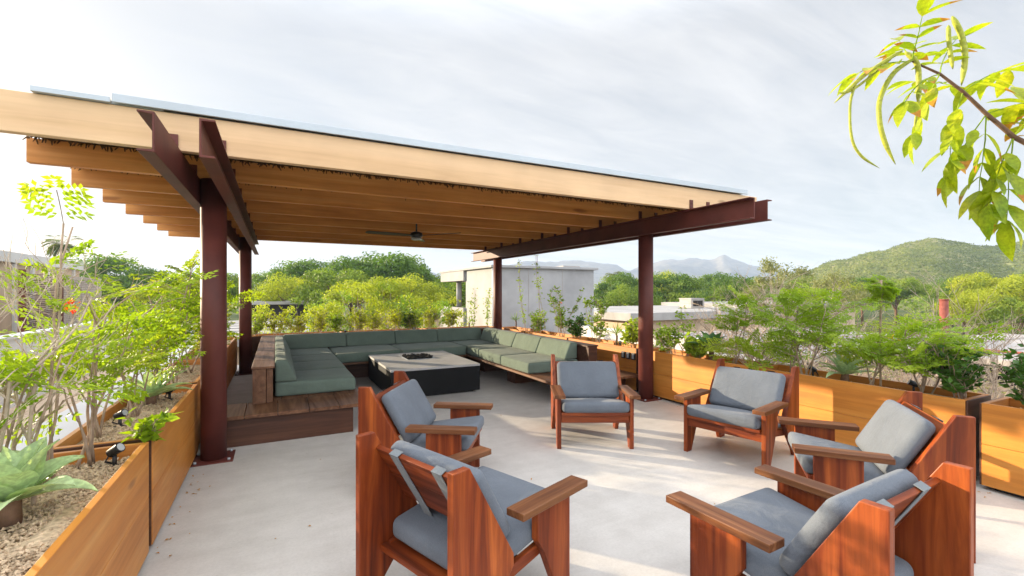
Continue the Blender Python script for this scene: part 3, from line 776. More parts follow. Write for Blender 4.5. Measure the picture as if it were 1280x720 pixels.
def plant_parts(kind, h, seed, spread=.35, dens=1.0):
    random.seed(seed); st, fo, fl = MB(), MB(), []
    if kind in ('feather', 'feather_tall', 'bird'):
        ns = {'feather': 5, 'feather_tall': 2, 'bird': 3}[kind]
        for i in range(ns):
            a = uni(0, 6.28); d = Vector((math.cos(a)*spread, math.sin(a)*spread, 1))
            hh = h*uni(.6, .95) if i else h*.93
            pts = wander((uni(-.04,.04), uni(-.04,.04), 0), d, hh, 8, .13)
            st.tube(pts, [.0085*(1-.07*j) if kind != 'feather_tall' else .0085*(1-.06*j) for j in range(9)], 6)
            lo = .35 if kind == 'feather' else .62
            nf = int({'feather': 13, 'feather_tall': 13, 'bird': 14}[kind]*dens)
            for k in range(nf):
                p, ax = along(pts, lo+(1-lo)*(k+uni(0,1))/nf)
                dd = (ax*.5 + rdir(-.1, .5)*1.1).normalized()
                if k % 3 == 0 and kind != 'feather_tall':
                    tw = wander(p, dd, uni(.12, .28), 3, .2); st.tube(tw, [.005, .0045, .004, .003], 4, cap=False); p = tw[-1]
                frond(fo, st, p, dd, uni(.18, .30), 4, uni(.09, .13), .040, 4)
            if kind == 'bird' and i == 0:
                p, ax = along(pts, 1)
                fm = MB(); fl.append(fm)
                for k in range(14): leaf(fm, p + rdir()*.035 + Vector((0,0,.03)), rdir(-.2,1), rdir(), .035, .028)
    elif kind in ('leafy', 'broad', 'dark', 'yellow'):
        ns = 6 if kind != 'yellow' else 7
        ls, lw = {'leafy': (.055,.030), 'broad': (.085,.055), 'dark': (.065,.036), 'yellow': (.05,.027)}[kind]
        for i in range(ns):
            a = uni(0, 6.28); d = Vector((math.cos(a)*spread, math.sin(a)*spread, 1))
            hh = h*uni(.65, 1.0); pts = wander((uni(-.06,.06), uni(-.06,.06), 0), d, hh, 8, .16)
            st.tube(pts, [.007*(1-.08*j) for j in range(9)], 5)
            for k in range(int(17*dens)):
                p, ax = along(pts, uni(.2, 1)); tw = wander(p, ax*.6 + rdir(-.2,.7), uni(.10,.26), 3, .25)
                st.tube(tw, [.004,.0035,.003,.002], 3, cap=False)
                for j in range(11 if kind != 'broad' else 7):
                    q, a2 = along(tw, uni(.15, 1)); leaf(fo, q, a2*.4 + rdir(-.5,.6), rdir(.2,1), ls*uni(.7,1.25), lw)
    elif kind == 'vine':
        for i in range(2):
            pts = wander((uni(-.05,.05), 0, 0), (uni(-.1,.1), uni(-.1,.1), 1), h*(1-.25*i), 10, .09)
            st.tube(pts, [.006*(1-.05*j) for j in range(11)], 5)
            for k in range(int(16*dens)):
                t = 1-uni(0,1)**1.6*.85; p, ax = along(pts, t)
                for j in range(7): leaf(fo, p + rdir()*uni(.01,.09), rdir(-.8,.3), rdir(.1,1), uni(.035,.065), .03)
    elif kind == 'bare':
        def br(p, d, L, r, lv):
            pts = wander(p, d, L, 4, .22, .05); st.tube(pts, [r, r*.92, r*.84, r*.76, r*.66], 5 if lv < 2 else 3, cap=False)
            if lv < 4:
                for k in range(random.choice((2, 3, 3))):
                    q, ax = along(pts, uni(.35, 1)); br(q, (ax + rdir(-.3,.6)*.9), L*uni(.5,.78), r*.58, lv+1)
            elif dens > .2 and rnd() < dens:
                for j in range(5):
                    q, ax = along(pts, uni(.2, 1)); leaf(fo, q, rdir(-.5,.7), rdir(), uni(.035,.06), .018)
        for i in range(6):
            a = uni(0, 6.28); br(Vector((uni(-.1,.1), uni(-.1,.1), 0)), Vector((math.cos(a)*spread, math.sin(a)*spread, 1)), h*.45, .0068*h, 0)
    elif kind == 'fern':
        for i in range(26):
            a = uni(0, 6.28); d = Vector((math.cos(a), math.sin(a), uni(.3, 1.6)))
            pts = wander((0,0,0), d, h*uni(.4,.8), 3, .1); st.tube(pts, [.004]*4, 3, cap=False)
            frond(fo, st, pts[-1], d + Vector((0,0,-.4)), uni(.2,.3), 5, .12, .032, 6, .5)
    return st, fo, fl
def agave_mesh(R_, nl, seed, lift=.0, wd=.075):
    random.seed(seed); mb = MB()
    for i in range(nl):
        a = i*2.39996 + uni(-.15,.15); t = i/nl
        el = R(12 + 68*t + uni(-6,6)); L = R_*uni(.85,1.1)*(1-.25*t); W = wd*uni(.9,1.15)
        h = Vector((math.cos(a), math.sin(a), 0)); s = Vector((-h.y, h.x, 0)); p = Vector((0,0,lift)) + h*.015
        vs = []; n = 9; e = el
        for j in range(n+1):
            q = j/n; wf = (.42+1.9*q)*(1 if q < .3 else 1) if q < .3 else max(.02, (1-((q-.3)/.7)**1.9))*.99
            d = h*math.cos(e) + Vector((0,0,1))*math.sin(e); nn = d.cross(s); nn = -nn if nn.z < 0 else nn
            vs += [p - s*W*wf + nn*W*.30*wf, p - nn*.004, p + s*W*wf + nn*W*.30*wf]
            p = p + d*L/n; e -= R(4.0 + 7.0*(1-t))*q*1.3
        mb.add(vs, [f for j in range(n) for f in ((j*3, j*3+1, j*3+4, j*3+3), (j*3+1, j*3+2, j*3+5, j*3+4))], True)
    return mb
cache = {}
def plant(name, label, cat, loc, kind, h, mats, seed, spread=.35, dens=1.0, group=None, rz=None, leaf_name='foliage'):
    st, fo, fl = plant_parts(kind, h, seed, spread, dens)
    t = thing(name, label, cat, loc, uni(0, 6.28) if rz is None else rz, group)
    st.build('stem', mats[1], t)
    if fo.f: fo.build(leaf_name, mats[0], t)
    for fm in fl: fm.build('flower', mats[2], t)
    return t
def flowers(t, mat, pts, n=9, r=.03):
    mb = MB()
    for p in pts:
        for k in range(n): leaf(mb, Vector(p) + rdir()*r*.5, rdir(-.3,1), rdir(), r*1.3, r)
    t_ = mb.build('flower', mat, t); return t_

zb = .615
BK, TW, BD = M['bark'], M['twig'], M['barkdark']
GLP = 'leafy plants in the left planters'
def agave(loc, R_, nl, seed, mat, label, lift=.06, wd=.075):
    t = thing('agave', label, 'agave', loc, uni(0, 6), 'agaves in the planters')
    MB().tube([(0,0,-.02), (.006,0,lift*.5), (0,0,lift+.02)], [.034,.038,.03], 10).build('stem', BD, t)
    agave_mesh(R_, nl, seed, lift, wd).build('rosette', mat, t)
agave((-.98, 2.66, .63), .32, 19, 3, M['agave'], 'large pale green agave in the gravel at the left picture edge', .10, .072)
agave((-.95, 4.95, .64), .36, 18, 5, M['agave'], 'pale agave half hidden by leaves in the second left planter', .06, .05)
agave((5.36, 4.43, .63), .38, 15, 8, M['agave_d'], 'dark green agave on a short trunk right of the near right column', .17, .075)
agave((5.36, 2.74, .63), .33, 16, 9, M['agave'], 'spiky pale green agave in the planter between the two right armchairs', .10, .045)
# left row: backlit feathery shrubs
L = [(-1.12, 2.85, 'feather', .80, 'yellow-green feathery shrub cut by the left picture edge', .3, .3),
     (-1.10, 2.62, 'feather_tall', .95, 'thin feathery shrub with a bare leaning stem beside the big agave', .2, .28),
     (-1.00, 3.05, 'feather_tall', 1.42, 'tall thin-stemmed shrub with sparse flat sprays above the nearest left planter', .2, .3),
     (-.95, 3.38, 'feather', .95, 'feathery shrub rooted at the spotlight in the nearest left planter', .22, .36),
     (-1.02, 4.00, 'bird', .92, 'feathery shrub with a red-orange flower head in the second left planter', .2, .34),
     (-.98, 4.50, 'feather', .95, 'dense lime feathery shrub in the middle of the second left planter', .2, .42),
     (-.98, 5.10, 'leafy', .98, 'lime leafy shrub with hanging leaf clusters just left of the near column', .2, .48),
     (-.95, 5.80, 'feather', 1.40, 'tallest feathery shrub, rising directly behind the near left column', .16, .5),
     (-.95, 6.75, 'feather', .95, 'feathery shrub in the left planter between the two left columns', .3, .6),
     (-.92, 7.75, 'yellow', .7, 'yellow-green bush beside the wooden sofa back', .3, .5),
     (-.92, 8.75, 'leafy', .65, 'leafy bush in the left planter before the far left column', .3, .5),
     (-.92, 9.95, 'yellow', .8, 'yellowish bush beside the foot of the far left column', .3, .5)]
for i, (x, y, k, h, lab, sp, dn) in enumerate(L):
    mat = M['feather'] if k in ('feather', 'bird', 'feather_tall') else M['yellowbush']
    plant('feathery_shrub' if 'feather' in k or k == 'bird' else 'bush', lab, 'shrub', (x, y, zb+.01), k, h, (mat, BK, M['red']), 100+i, sp, dn, GLP)
plant('seedling', 'small bright rosette of leaves hanging over the edge of the second left planter', 'plant', (-.73, 3.62, .66), 'broad', .05, (M['feather'], BK), 77, .5, .16, GLP)
# bare twig shrubs against the sky at the far left
plant('bare_shrub', 'leafless twiggy shrub standing against the sky at the left', 'shrub', (-1.05, 2.85, zb), 'bare', 1.45, (M['feather'], TW), 140, .25, .0, GLP)
# right row
GRP = 'plants in the right planters'
Rr = [(10.25, 'yucca', .5, 'small spiky yucca at the back column'),
      (9.75, 'vine', 1.75, 'thin climbing stem with sparse leaves right of the back column'),
      (8.85, 'vine', 1.85, 'tallest thin vine, a leaf tuft at its tip against the concrete building'),
      (9.15, 'leafy', .5, 'low leafy plant behind the right sofa back'),
      (8.20, 'leafy', 1.2, 'full leafy shrub with an orange flower before the concrete wall'),
      (7.55, 'dark', .48, 'low dark-leaved plant above the sofa back cushions'),
      (6.90, 'leafy', .92, 'upright leafy bush by a stake behind the right sofa end'),
      (6.40, 'yucca', .45, 'small palm-like yucca above the black sockets'),
      (6.02, 'broad', .45, 'small broad-leaved plant just left of the near right column'),
      (5.20, 'leafy', .45, 'small leafy bush just right of the near right column'),
      (4.85, 'vine', .75, 'thin stalks with few leaves left of the dark agave'),
      (4.62, 'broad', .28, 'tiny low plant at the foot of the dark agave'),
      (4.02, 'bird', .95, 'yellow-flowered feathery plant right of the dark agave'),
      (3.80, 'fern', .48, 'bright green ferny mound behind the right armchair'),
      (3.30, 'feather_tall', 1.1, 'feathery plant with airy sprays above the right armchair'),
      (3.12, 'feather', .95, 'branching feathery shrub left of the pale agave'),
      (2.42, 'tuft', 1.38, 'bare straight stem with one bright leaf crown against the hill'),
      (2.50, 'bird', .58, 'short feathery plant with yellow blooms right of the pale agave'),
      (2.05, 'feather', .72, 'spreading feathery shrub above the side-on right armchair'),
      (1.80, 'dark', .45, 'dark glossy shrub at the near end of the orange planter'),
      (1.38, 'dark', .50, 'dark leafy shrub in the planter at the right picture edge')]
for i, (y, k, h, lab) in enumerate(Rr):
    x = 5.33 + uni(-.05, .05); loc = (x, y, zb)
    if k == 'yucca':
        t = thing('yucca', lab, 'yucca', loc, 0, GRP)
        MB().tube([(0,0,0), (.01,0,h*.45), (.0,.01,h*.55)], [.02,.017,.02], 8).build('stem', BD, t)
        random.seed(300+i); mb = MB()
        for j in range(34):
            d = rdir(-.25, 1); p = Vector((0,0,h*.54)); s, n_ = perp(d)
            leaf(mb, p, d + Vector((0,0,.1)), n_, uni(.18,.27), .022, .05)
        mb.build('rosette', M['broad'], t)
    elif k == 'tuft':
        random.seed(330); st, fo = MB(), MB()
        pts = wander((0,0,0), (0,.02,1), h*.8, 8, .03, .1); st.tube(pts, [.011]*9, 6)
        for j in range(20):
            frond(fo, st, along(pts, uni(.80,1))[0], rdir(-.5,1), uni(.06,.12), 3, .05, .032, 4)
        t = thing('feathery_shrub', lab, 'shrub', loc, 0, GRP); st.build('stem', BK, t); fo.build('foliage', M['feather_g'], t)
    else:
        mt = {'leafy': M['broad'], 'vine': M['feather_g'], 'dark': M['darkleaf'], 'broad': M['feather_g']}.get(k, M['feather_g'])
        t = plant({'leafy': 'bush', 'dark': 'bush', 'vine': 'climbing_plant', 'broad': 'seedling', 'fern': 'fern'}.get(k, 'feathery_shrub'),
                  lab, {'vine': 'plant', 'broad': 'plant', 'fern': 'fern'}.get(k, 'shrub'), loc, k, h, (mt, BK, M['yel']), 300+i, .30, .8 if k in ('leafy', 'dark', 'vine') else .72, GRP)
        if i == 4: flowers(t, M['red'], [(-.1, -.05, h*.62)])
# back row
GBP = 'airy yellow-green bushes behind the back sofa'
Bk = [(-.40,.55),(0.,.62),(.4,.5),(.8,.62),(1.2,.5),(1.65,.6),(2.05,.5),(2.5,.62),(2.95,.5),(3.4,.6),(3.85,.5)]
for i, (x, h) in enumerate(Bk):
    k = ('yellow', 'leafy', 'yellow')[i % 3]
    ordn = ['first','second','third','fourth','fifth','sixth','seventh','eighth','ninth','tenth','eleventh','twelfth','thirteenth','fourteenth'][i]
    plant('bush', 'yellow-green airy bush behind the back sofa, %s from the left' % ordn, 'bush', (x, 11.0+uni(-.08,.08), zb), k, h, (M['yellowbush'] if i % 4 else M['feather_g'], TW), 400+i, .3, .7, GBP)
for x, h, lab in ((4.40, .45, 'small spiky plant left of the concrete wall, behind the sofa corner'),):
    t = thing('yucca', lab, 'yucca', (x, 11.0, zb), 0, None)
    MB().tube([(0,0,0), (0,0,.2)], .02, 8).build('stem', BD, t); mb = MB()
    for j in range(26):
        d = rdir(-.2, 1); leaf(mb, Vector((0,0,.2)), d, perp(d)[1], .26, .024, .05)
    mb.build('rosette', M['feather_g'], t)
plant('climbing_plant', 'slender leafy stem before the concrete wall, left of the back column', 'plant', (4.54, 11.0, zb), 'vine', 1.05, (M['feather'], BK), 450, .2, 1.0)
plant('climbing_plant', 'slender leafy stem touching the back column on its left side', 'plant', (4.92, 11.0, zb), 'vine', 1.05, (M['feather'], BK), 451, .2, 1.0)
plant('bush', 'dark leafy clump between the back cushions and the concrete building', 'bush', (2.9, 11.12, zb), 'dark', .5, (M['darkleaf'], BK), 452, .4, 1.0)
# dry shrubs on the slope beyond the right planters
random.seed(60)
Dry = [(6.6, 5.3, 2.6, .05), (7.2, 4.5, 2.9, .1), (6.7, 3.9, 2.5, .05), (7.6, 3.5, 2.7, .0), (6.8, 3.0, 2.3, .05), (7.4, 2.5, 2.4, 0), (6.9, 2.2, 1.5, .05), (8.4, 5.2, 3.0, .15), (8.8, 3.6, 2.2, .0)]
ords = ['first','second','third','fourth','fifth','sixth','seventh','eighth','ninth','tenth','eleventh','twelfth','thirteenth','fourteenth','fifteenth','sixteenth','seventeenth','eighteenth','nineteenth','twentieth']
order = sorted(range(len(Dry)), key=lambda i: -Dry[i][1]/Dry[i][0])
for i, (x, y, h, dn) in enumerate(Dry):
    plant('dry_shrub', 'tangled dry grey shrub beyond the right planters, %s from the left' % ords[order.index(i)], 'shrub', (x, y, -.56), 'bare', h, (M['olive'], TW), 500+i, .55, dn, 'dry grey shrubs beyond the right planters')

# ------------------------------------------------------------------ trumpet tree whose branch hangs into the view
random.seed(90)
TP = Vector((5.34, .10, .62))
tt = thing('trumpet_tree', 'leafy branch with long green pods reaching in from the upper right', 'tree', TP)
mb = MB()
trunk = [TP + Vector(v) for v in ((0,0,0),(.02,.02,.5),(-.05,.06,1.0),(-.22,.14,1.45))]
mb.tube(trunk, [.05,.045,.04,.034], 10); mb.build('trunk', M['barkdark'], tt, TP)
bpts = [trunk[-1], Vector((4.4, .50, 2.24)), Vector((3.75, .70, 2.27)), Vector((3.30, .80, 2.26)), Vector((3.13, .87, 2.34)), Vector((3.02,.93,2.45)), Vector((2.92,.98,2.555)), Vector((2.82,1.03,2.64)), Vector((2.70,1.09,2.70))]
MB().tube(bpts, [.026,.020,.016,.013,.011,.009,.0075,.006,.004], 9).build('branch', M['barkdark'], tt, TP)
lv, br_, tw = MB(), MB(), MB()
def compound(p, d, L, n, s):
    pts = wander(p, d, L, 6, .10, -.10); tw.tube(pts, [.0035,.003,.003,.0025,.002,.002,.0015], 5, cap=False)
    for k in range(n):
        t = .25 + .75*(k//2)/max(1, (n-1)//2)
        q, ax = along(pts, min(1, t)); sd = ax.cross(Vector((0,0,1))).normalized()*(1 if k % 2 else -1)
        dd = sd*.8 + ax*.6 + Vector((0,0,uni(-.75,.05)))
        ls = s*uni(.55,.95)
        ovate(lv, q, dd, Vector((uni(-.4,.4), uni(-.4,.4), 1)), ls, ls*.40, uni(.05,.35), 0, rnd() < .36)
    ovate(lv, pts[-1], pts[-1]-pts[-2], Vector((0,0,1)), s, s*.4, .25)
for p, d, L, n, s in ((bpts[8], (-.5,.3,.1), .25, 7, .15), (bpts[8], (.2,.3,.9), .22, 6, .14), (bpts[8], (-.3,-.3,.7), .2, 6, .15), (bpts[7], (.5,.1,.7), .30, 7, .17),
                      (bpts[7], (-.2,.3,-.8), .28, 7, .15), (bpts[7], (-.6,.2,-.2), .26, 7, .14), (bpts[6], (.6,-.1,.5), .34, 8, .18), (bpts[6], (-.1,.2,-.8), .32, 8, .16), (bpts[6], (.3,.4,.6), .3, 7, .16),
                      (bpts[5], (.2,.1,-.9), .36, 9, .18), (bpts[5], (.7,-.3,.3), .36, 8, .18), (bpts[5], (-.2,.4,-.7), .3, 7, .16), (bpts[4], (-.1,.1,-.9), .40, 9, .19), (bpts[4], (.5,-.2,.6), .3, 8, .17),
                      (bpts[4], (-.35,.2,-.8), .34, 8, .17), (bpts[3], (-.1,.1,-.9), .38, 9, .18), (bpts[3], (.1,.2,.9), .3, 7, .17), (bpts[2], (0,.2,-.9), .35, 8, .18), (bpts[2], (0,0,.9), .3, 8, .18)):
    compound(p, Vector(d), L, n+1, s*1.02)
lv.add(tw.v, tw.f, False, 2); lv.build('foliage', [M['tecoma'], M['brownleaf'], M['feather_g']], tt, TP); pass
def pod(ctrl, r):
    c = [Vector(p) for p in ctrl]; pts = []
    for i in range(len(c)-1):
        p0, p1, p2, p3 = c[max(i-1,0)], c[i], c[i+1], c[min(i+2,len(c)-1)]
        for k in range(5):
            t = k/5; pts.append(.5*(2*p1 + (p2-p0)*t + (2*p0-5*p1+4*p2-p3)*t*t + (3*p1-p0-3*p2+p3)*t**3))
    pts.append(c[-1]); n = len(pts)-1; r *= .78
    MB().tube(pts, [r*min(1, .3+i/n*6, .1+(n-i)/n*5) for i in range(n+1)], 8).build('pod', M['pod'], tt, TP)
pod([(2.66, 1.11, 2.75), (2.56, 1.14, 2.69), (2.46, 1.19, 2.61), (2.37, 1.26, 2.50)], .011)
pod([(2.64, 1.13, 2.74), (2.55, 1.17, 2.65), (2.44, 1.22, 2.56), (2.36, 1.24, 2.54)], .008)
pod([(2.72, 1.08, 2.72), (2.63, 1.13, 2.65), (2.57, 1.16, 2.53), (2.56, 1.16, 2.42), (2.59, 1.15, 2.31), (2.64, 1.13, 2.21)], .014)
pod([(2.45, 1.20, 2.60), (2.43, 1.22, 2.50), (2.44, 1.22, 2.34), (2.48, 1.20, 2.25), (2.56, 1.16, 2.19)], .008)
pod([(2.86, 1.00, 2.91), (2.90, .98, 2.82), (2.91, .97, 2.71), (2.90, .98, 2.58)], .016)
pod([(2.68, 1.11, 2.75), (2.72, 1.08, 2.69), (2.74, 1.08, 2.60), (2.73, 1.08, 2.50)], .015)
pod([(2.85, 1.01, 2.87), (2.86, 1.01, 2.78), (2.87, 1.0, 2.66)], .012)
pod([(2.74, 1.08, 2.60), (2.73, 1.08, 2.49), (2.72, 1.09, 2.38)], .008)

# ------------------------------------------------------------------ buildings beyond the terrace
cb = (7.13, 15.45, 0)
t = thing('concrete_building', 'grey concrete rooftop building with open covered corner behind the sofa', 'building', cb)
random.seed(4)
M['board'] = plain('board_marked_concrete', (.30, .30, .305), .75, .25, .16, 1.1, .12)
mb = MB(); mb.box(7.13, 11.7, 15.45, 18.2, -3.6, 2.50); mb.box(9.0, 11.7, 18.21, 21.0, -3.6, 2.50)
for i, (a, b_) in enumerate(((7.13, 8.62), (8.63, 10.15), (10.16, 11.7))): pass
mb.build('wall', M['board'], t, cb)
mb = MB()
for x in (8.62, 10.16): mb.box(x-.008, x+.008, 15.438, 15.4485, -.5, 2.49)
mb.build('panel_joint', M['roofgrey'], t, cb)
MB().box(6.99, 11.84, 15.31, 21.3, 2.503, 2.60).build('roof_slab', M['board'], t, cb, .01, 1)
MB().box(7.02, 8.99, 18.21, 21.2, 2.08, 2.50).build('canopy_beam', M['board'], t, cb)
MB().cyl(7.35, 19.6, .94, 2.078, .12, 20).build('column', M['board'], t, cb)
MB().box(7.02, 7.2, 18.21, 21.2, -3.6, .93).build('parapet', M['board'], t, cb)
MB().tube([(7.08, 15.40, -.5), (7.08, 15.40, 2.5)], .03, 8).build('downpipe', M['white'], t, cb)
MB().box(10.7, 11.55, 16.2, 16.9, 2.602, 2.70).build('roof_hatch', M['roofgrey'], t, cb)
MB().tube([(9.9, 17, 2.60), (9.9, 17, 3.15)], .012, 6).build('antenna', M['steel'], t, cb)

def flat_roof(x0, x1, y0, y1, z, label, mat='roofwhite', th=.18, seams=0, base=-3.6, cat='building', inset=.5, wall='beige'):
    b = ((x0+x1)/2, (y0+y1)/2, base)
    t = thing('flat_roof_building', label, cat, b, 0, 'flat-roofed neighbouring buildings')
    MB().box(x0, x1, y0, y1, z-th, z).build('roof', M[mat], t, b, .01, 1)
    MB().box(x0+inset, x1-inset, y0+inset, y1-inset, base, z-th-.002).build('wall', M[wall], t, b)
    if seams:
        mb = MB()
        for i in range(1, seams):
            y = y0 + (y1-y0)*i/seams; mb.box(x0+.02, x1-.02, y-.03, y+.03, z+.002, z+.035)
        o = mb.build('roof_seams', M['roofgrey'], t, b); o['kind'] = 'stuff'
    return t
r1 = flat_roof(15.2, 25, -3.5, 7.4, 0.0, 'neighbouring roof of pale panels at the right edge with a red pipe', 'roofgrey', .14, 9, wall='darkgap', inset=1.2)  # near-black wall colour stands in for the shade under this eave
MB().tube([(16.6, 2.0, .07), (16.6, 6.6, .07)], .035, 8).build('pipe', M['rust'], r1, (20.1, 1.95, -3.6))
flat_roof(9.8, 24, 8.0, 15.2, -.25, 'low pale panel roof behind the dry shrubs', 'roofgrey', .2, 10)
r3 = flat_roof(15.5, 31, 17.5, 27, .55, 'white flat roof right of the concrete building with a box unit', 'roofwhite', .4, 0)
ub = (24.2, 21.5, .55)
t = thing('rooftop_unit', 'pale box air-conditioning unit standing on the white flat roof', 'roof unit', ub)
MB().box(23.6, 24.8, 21.0, 22.0, .56, 1.15).build('casing', M['roofgrey'], t, ub, .03, 2); MB().box(23.58, 24.82, 20.98, 22.02, 1.152, 1.2).build('lid', M['roofgrey'], t, ub)
MB().box(23.75, 24.6, 20.975, 20.998, .7, 1.05).build('grille', M['darkgap'], t, ub)
flat_roof(27, 42, 20, 27, .8, 'farther white roof edge left of the olive tree', 'roofwhite', .35, 0)
flat_roof(-5.2, 1.4, 19.0, 31, -.05, 'bright white gridded roof behind the far left column', 'roofwhite', .3, 7)
flat_roof(-2.5, 3.0, 44, 49, .78, 'thin white canopy roof among the trees left of centre', 'roofwhite', .25, 0, wall='darkgap')
wb = (8.4, 12.0, -.55)
t = thing('parapet_wall', 'pale rendered parapet wall beyond the planters right of the near right column', 'wall', wb)
MB().box(9.0, 9.25, 7.5, 14.2, -.55, .42).build('render', M['white'], t, wb); MB().box(8.96, 9.29, 7.46, 14.24, .422, .47).build('coping', M['white'], t, wb)
wb = (-4.6, 15, -.62)
t = thing('parapet_wall', 'long white parapet wall beyond the left planters', 'wall', wb)
MB().box(-4.75, -4.5, 4.0, 26, -.62, .70).build('render', M['white'], t, wb); MB().box(-4.79, -4.46, 3.96, 26.04, .702, .75).build('coping', M['white'], t, wb)
kb = (-2.2, 3, -.62)
t = thing('kerb_wall', 'low white kerb running along the outer side of the left planters', 'kerb', kb)
MB().box(-2.45, -1.955, -3, 16, -3.6, .06).build('render', M['white'], t, kb, .01, 2)
lb = (-9.5, 20, -.6)
t = thing('terrace_house', 'neighbouring house with white roof band and beige panels at left', 'house', lb)
MB().box(-13, -8.02, 11, 27.9, -3.6, 2.60).build('wall', M['beige'], t, lb); MB().box(-13.1, -7.9, 10.9, 28.0, 2.602, 2.95).build('roof_band', M['white'], t, lb)
mb = MB()
for i in range(13): mb.box(-8.018, -7.93, 11.4+i*1.3, 11.52+i*1.3, -.6, 2.60)
o = mb.build('panel_ribs', M['white'], t, lb); o['kind'] = 'stuff'
sb = (-6, 18.1, -.6)
t = thing('slatted_screen', 'dark horizontal slat screen between red posts at the left', 'screen', sb)
mb = MB(); random.seed(8)
for i in range(46): mb.box(-6.03+uni(-.01,.01), -5.98, 16.9, 19.25, -.4+i*.055, -.4+i*.055+uni(.025,.045))
mb.build('slats', M['slat'], t, sb)
for y in (16.86, 19.3): MB().box(-6.06, -5.94, y-.05, y+.05, -.6, 2.2).build('post', M['steel'], t, sb)
sb = (-6, 21.2, -.6)
t = thing('woven_screen', 'pale woven cane screen beyond the dark slatted screen', 'screen', sb)
mb = MB()
for j in range(7):
    y0 = 19.42+j*.52
    for i in range(42): mb.box(-6.02+uni(-.015,.015), -5.98+uni(-.01,.01), y0, y0+.49, -.4+i*.06, -.4+i*.06+.05)
mb.build('cane', M['weave'], t, sb); MB().box(-6.06, -6.03, 19.4, 23.05, -.6, 2.05).build('backing', M['slat'], t, sb)
rb = view_pt(1180, 15.); rb.z = -.25
t = thing('round_post', 'short rusty red round post among the shrubs before the hill', 'post', rb)
MB().cyl(0, 0, 0, 1.58, .115, 20).build('shaft', M['rust'], t); MB().cyl(0, 0, 1.582, 1.62, .125, 20).build('cap', M['rust'], t)

random.seed(91); mb = MB()
for i in range(120):
    e = rnd()
    x, y = (-.66+abs(random.gauss(0,.10)), uni(1.6, 5.0)) if e < .4 else (5.05-abs(random.gauss(0,.12)), uni(.5, 5.2)) if e < .75 else (uni(-.4, 5), uni(1, 5.4))
    if .2 < x < 4.4 and rnd() < .6: continue
    leaf(mb, Vector((x, y, .004)), Vector((uni(-1,1), uni(-1,1), .08)), Vector((uni(-.3,.3), uni(-.3,.3), 1)), uni(.012,.035), uni(.008,.016), .3)
tag(mb.build('leaf_litter', M['brownleaf']), kind='stuff')
# ------------------------------------------------------------------ trees
def crown_mesh(seed, nclump, per, rx, rz, cz, ls, clump=.34, wispy=0.0):
    random.seed(seed); mb = MB(); cs = []
    for i in range(nclump):
        d = rdir(-.75, 1); k = uni(.45, 1.0)**.6
        cs.append((Vector((d.x*rx*k, d.y*rx*k, cz + d.z*rz*k)), uni(.6, 1.2)*clump*rx))
    for c, r in cs:
        for j in range(per):
            d = rdir(-.8, 1); p = c + Vector((d.x*r, d.y*r, d.z*r*.72))*uni(.55, 1.08)**(1+wispy)
            n = (d + rdir()*.8).normalized(); a = perp(n)[0]; a = (a*math.cos(6.28*rnd()) + n.cross(a)*math.sin(6.28*rnd()))
            a = a + Vector((0,0,-.25)); leaf(mb, p, a, n, ls*uni(.6,1.4), ls*.55)
    return mb, cs
def tree_thing(name, label, cat, loc, seed, H, rx, rz, mat, nclump=22, per=300, ls=.2, group=None, bark='barkdark', clump=.34, wispy=0., limbs=.05):
    t = thing(name, label, cat, loc, uni(0, 6.28), group)
    cz = H - rz
    mb, cs = crown_mesh(seed, nclump, per, rx, rz, cz, ls, clump, wispy)
    tr = MB(); top = Vector((0,0,cz)); tr.tube([(0,0,0), (.05*H*uni(-1,1)*.3, 0, cz*.5), top], [limbs*H*.55, limbs*H*.4, limbs*H*.2], 8)
    for c, r in cs[:16]:
        q = Vector((0,0,cz*uni(.5,.95))); tr.tube([q, q.lerp(c, .5)+Vector((0,0,-.1)), c], [limbs*H*.16, limbs*H*.1, limbs*H*.04], 5, cap=False)
    tr.build('trunk', M[bark], t); mb.build('crown', M[mat], t)
    return t
def palm_mesh(seed, H, L):
    random.seed(seed); fr = MB()
    for i in range(26):
        d = rdir(-.35, .95); pts = [Vector((0,0,H))]; e = Vector(d)
        for k in range(7): pts.append(pts[-1] + e*L/7); e = (e + Vector((0,0,-.22))).normalized()
        for k in range(1, 7):
            ax = (pts[k+1]-pts[k]).normalized(); s = ax.cross(Vector((0,0,1))); s = s.normalized() if s.length > .01 else Vector((1,0,0))
            for m_ in range(3):
                q = pts[k].lerp(pts[k+1], m_/3)
                for sd in (-1, 1): leaf(fr, q, s*sd + ax*.7 + Vector((0,0,-.5)), Vector((0,0,1)), L*.36, L*.05)
    return fr
protos = {}
def proto_tree(key):
    if key in protos: return protos[key]
    spec = {'dense': (1000, 7.0, 3.0, 2.1, 'tree_d', 26, 330, .24), 'dense2': (1001, 7.0, 3.4, 1.8, 'tree_d', 28, 300, .24), 'mid': (1002, 7.0, 2.9, 2.2, 'tree_m', 26, 300, .22),
            'mid2': (1003, 7.0, 3.3, 1.7, 'tree_m', 24, 320, .23), 'lime': (1004, 7.0, 2.7, 2.0, 'tree_y', 24, 280, .20), 'lime2': (1005, 7.0, 3.2, 1.6, 'tree_y', 22, 300, .2)}[key]
    protos[key] = spec; return None
base_tree = {}
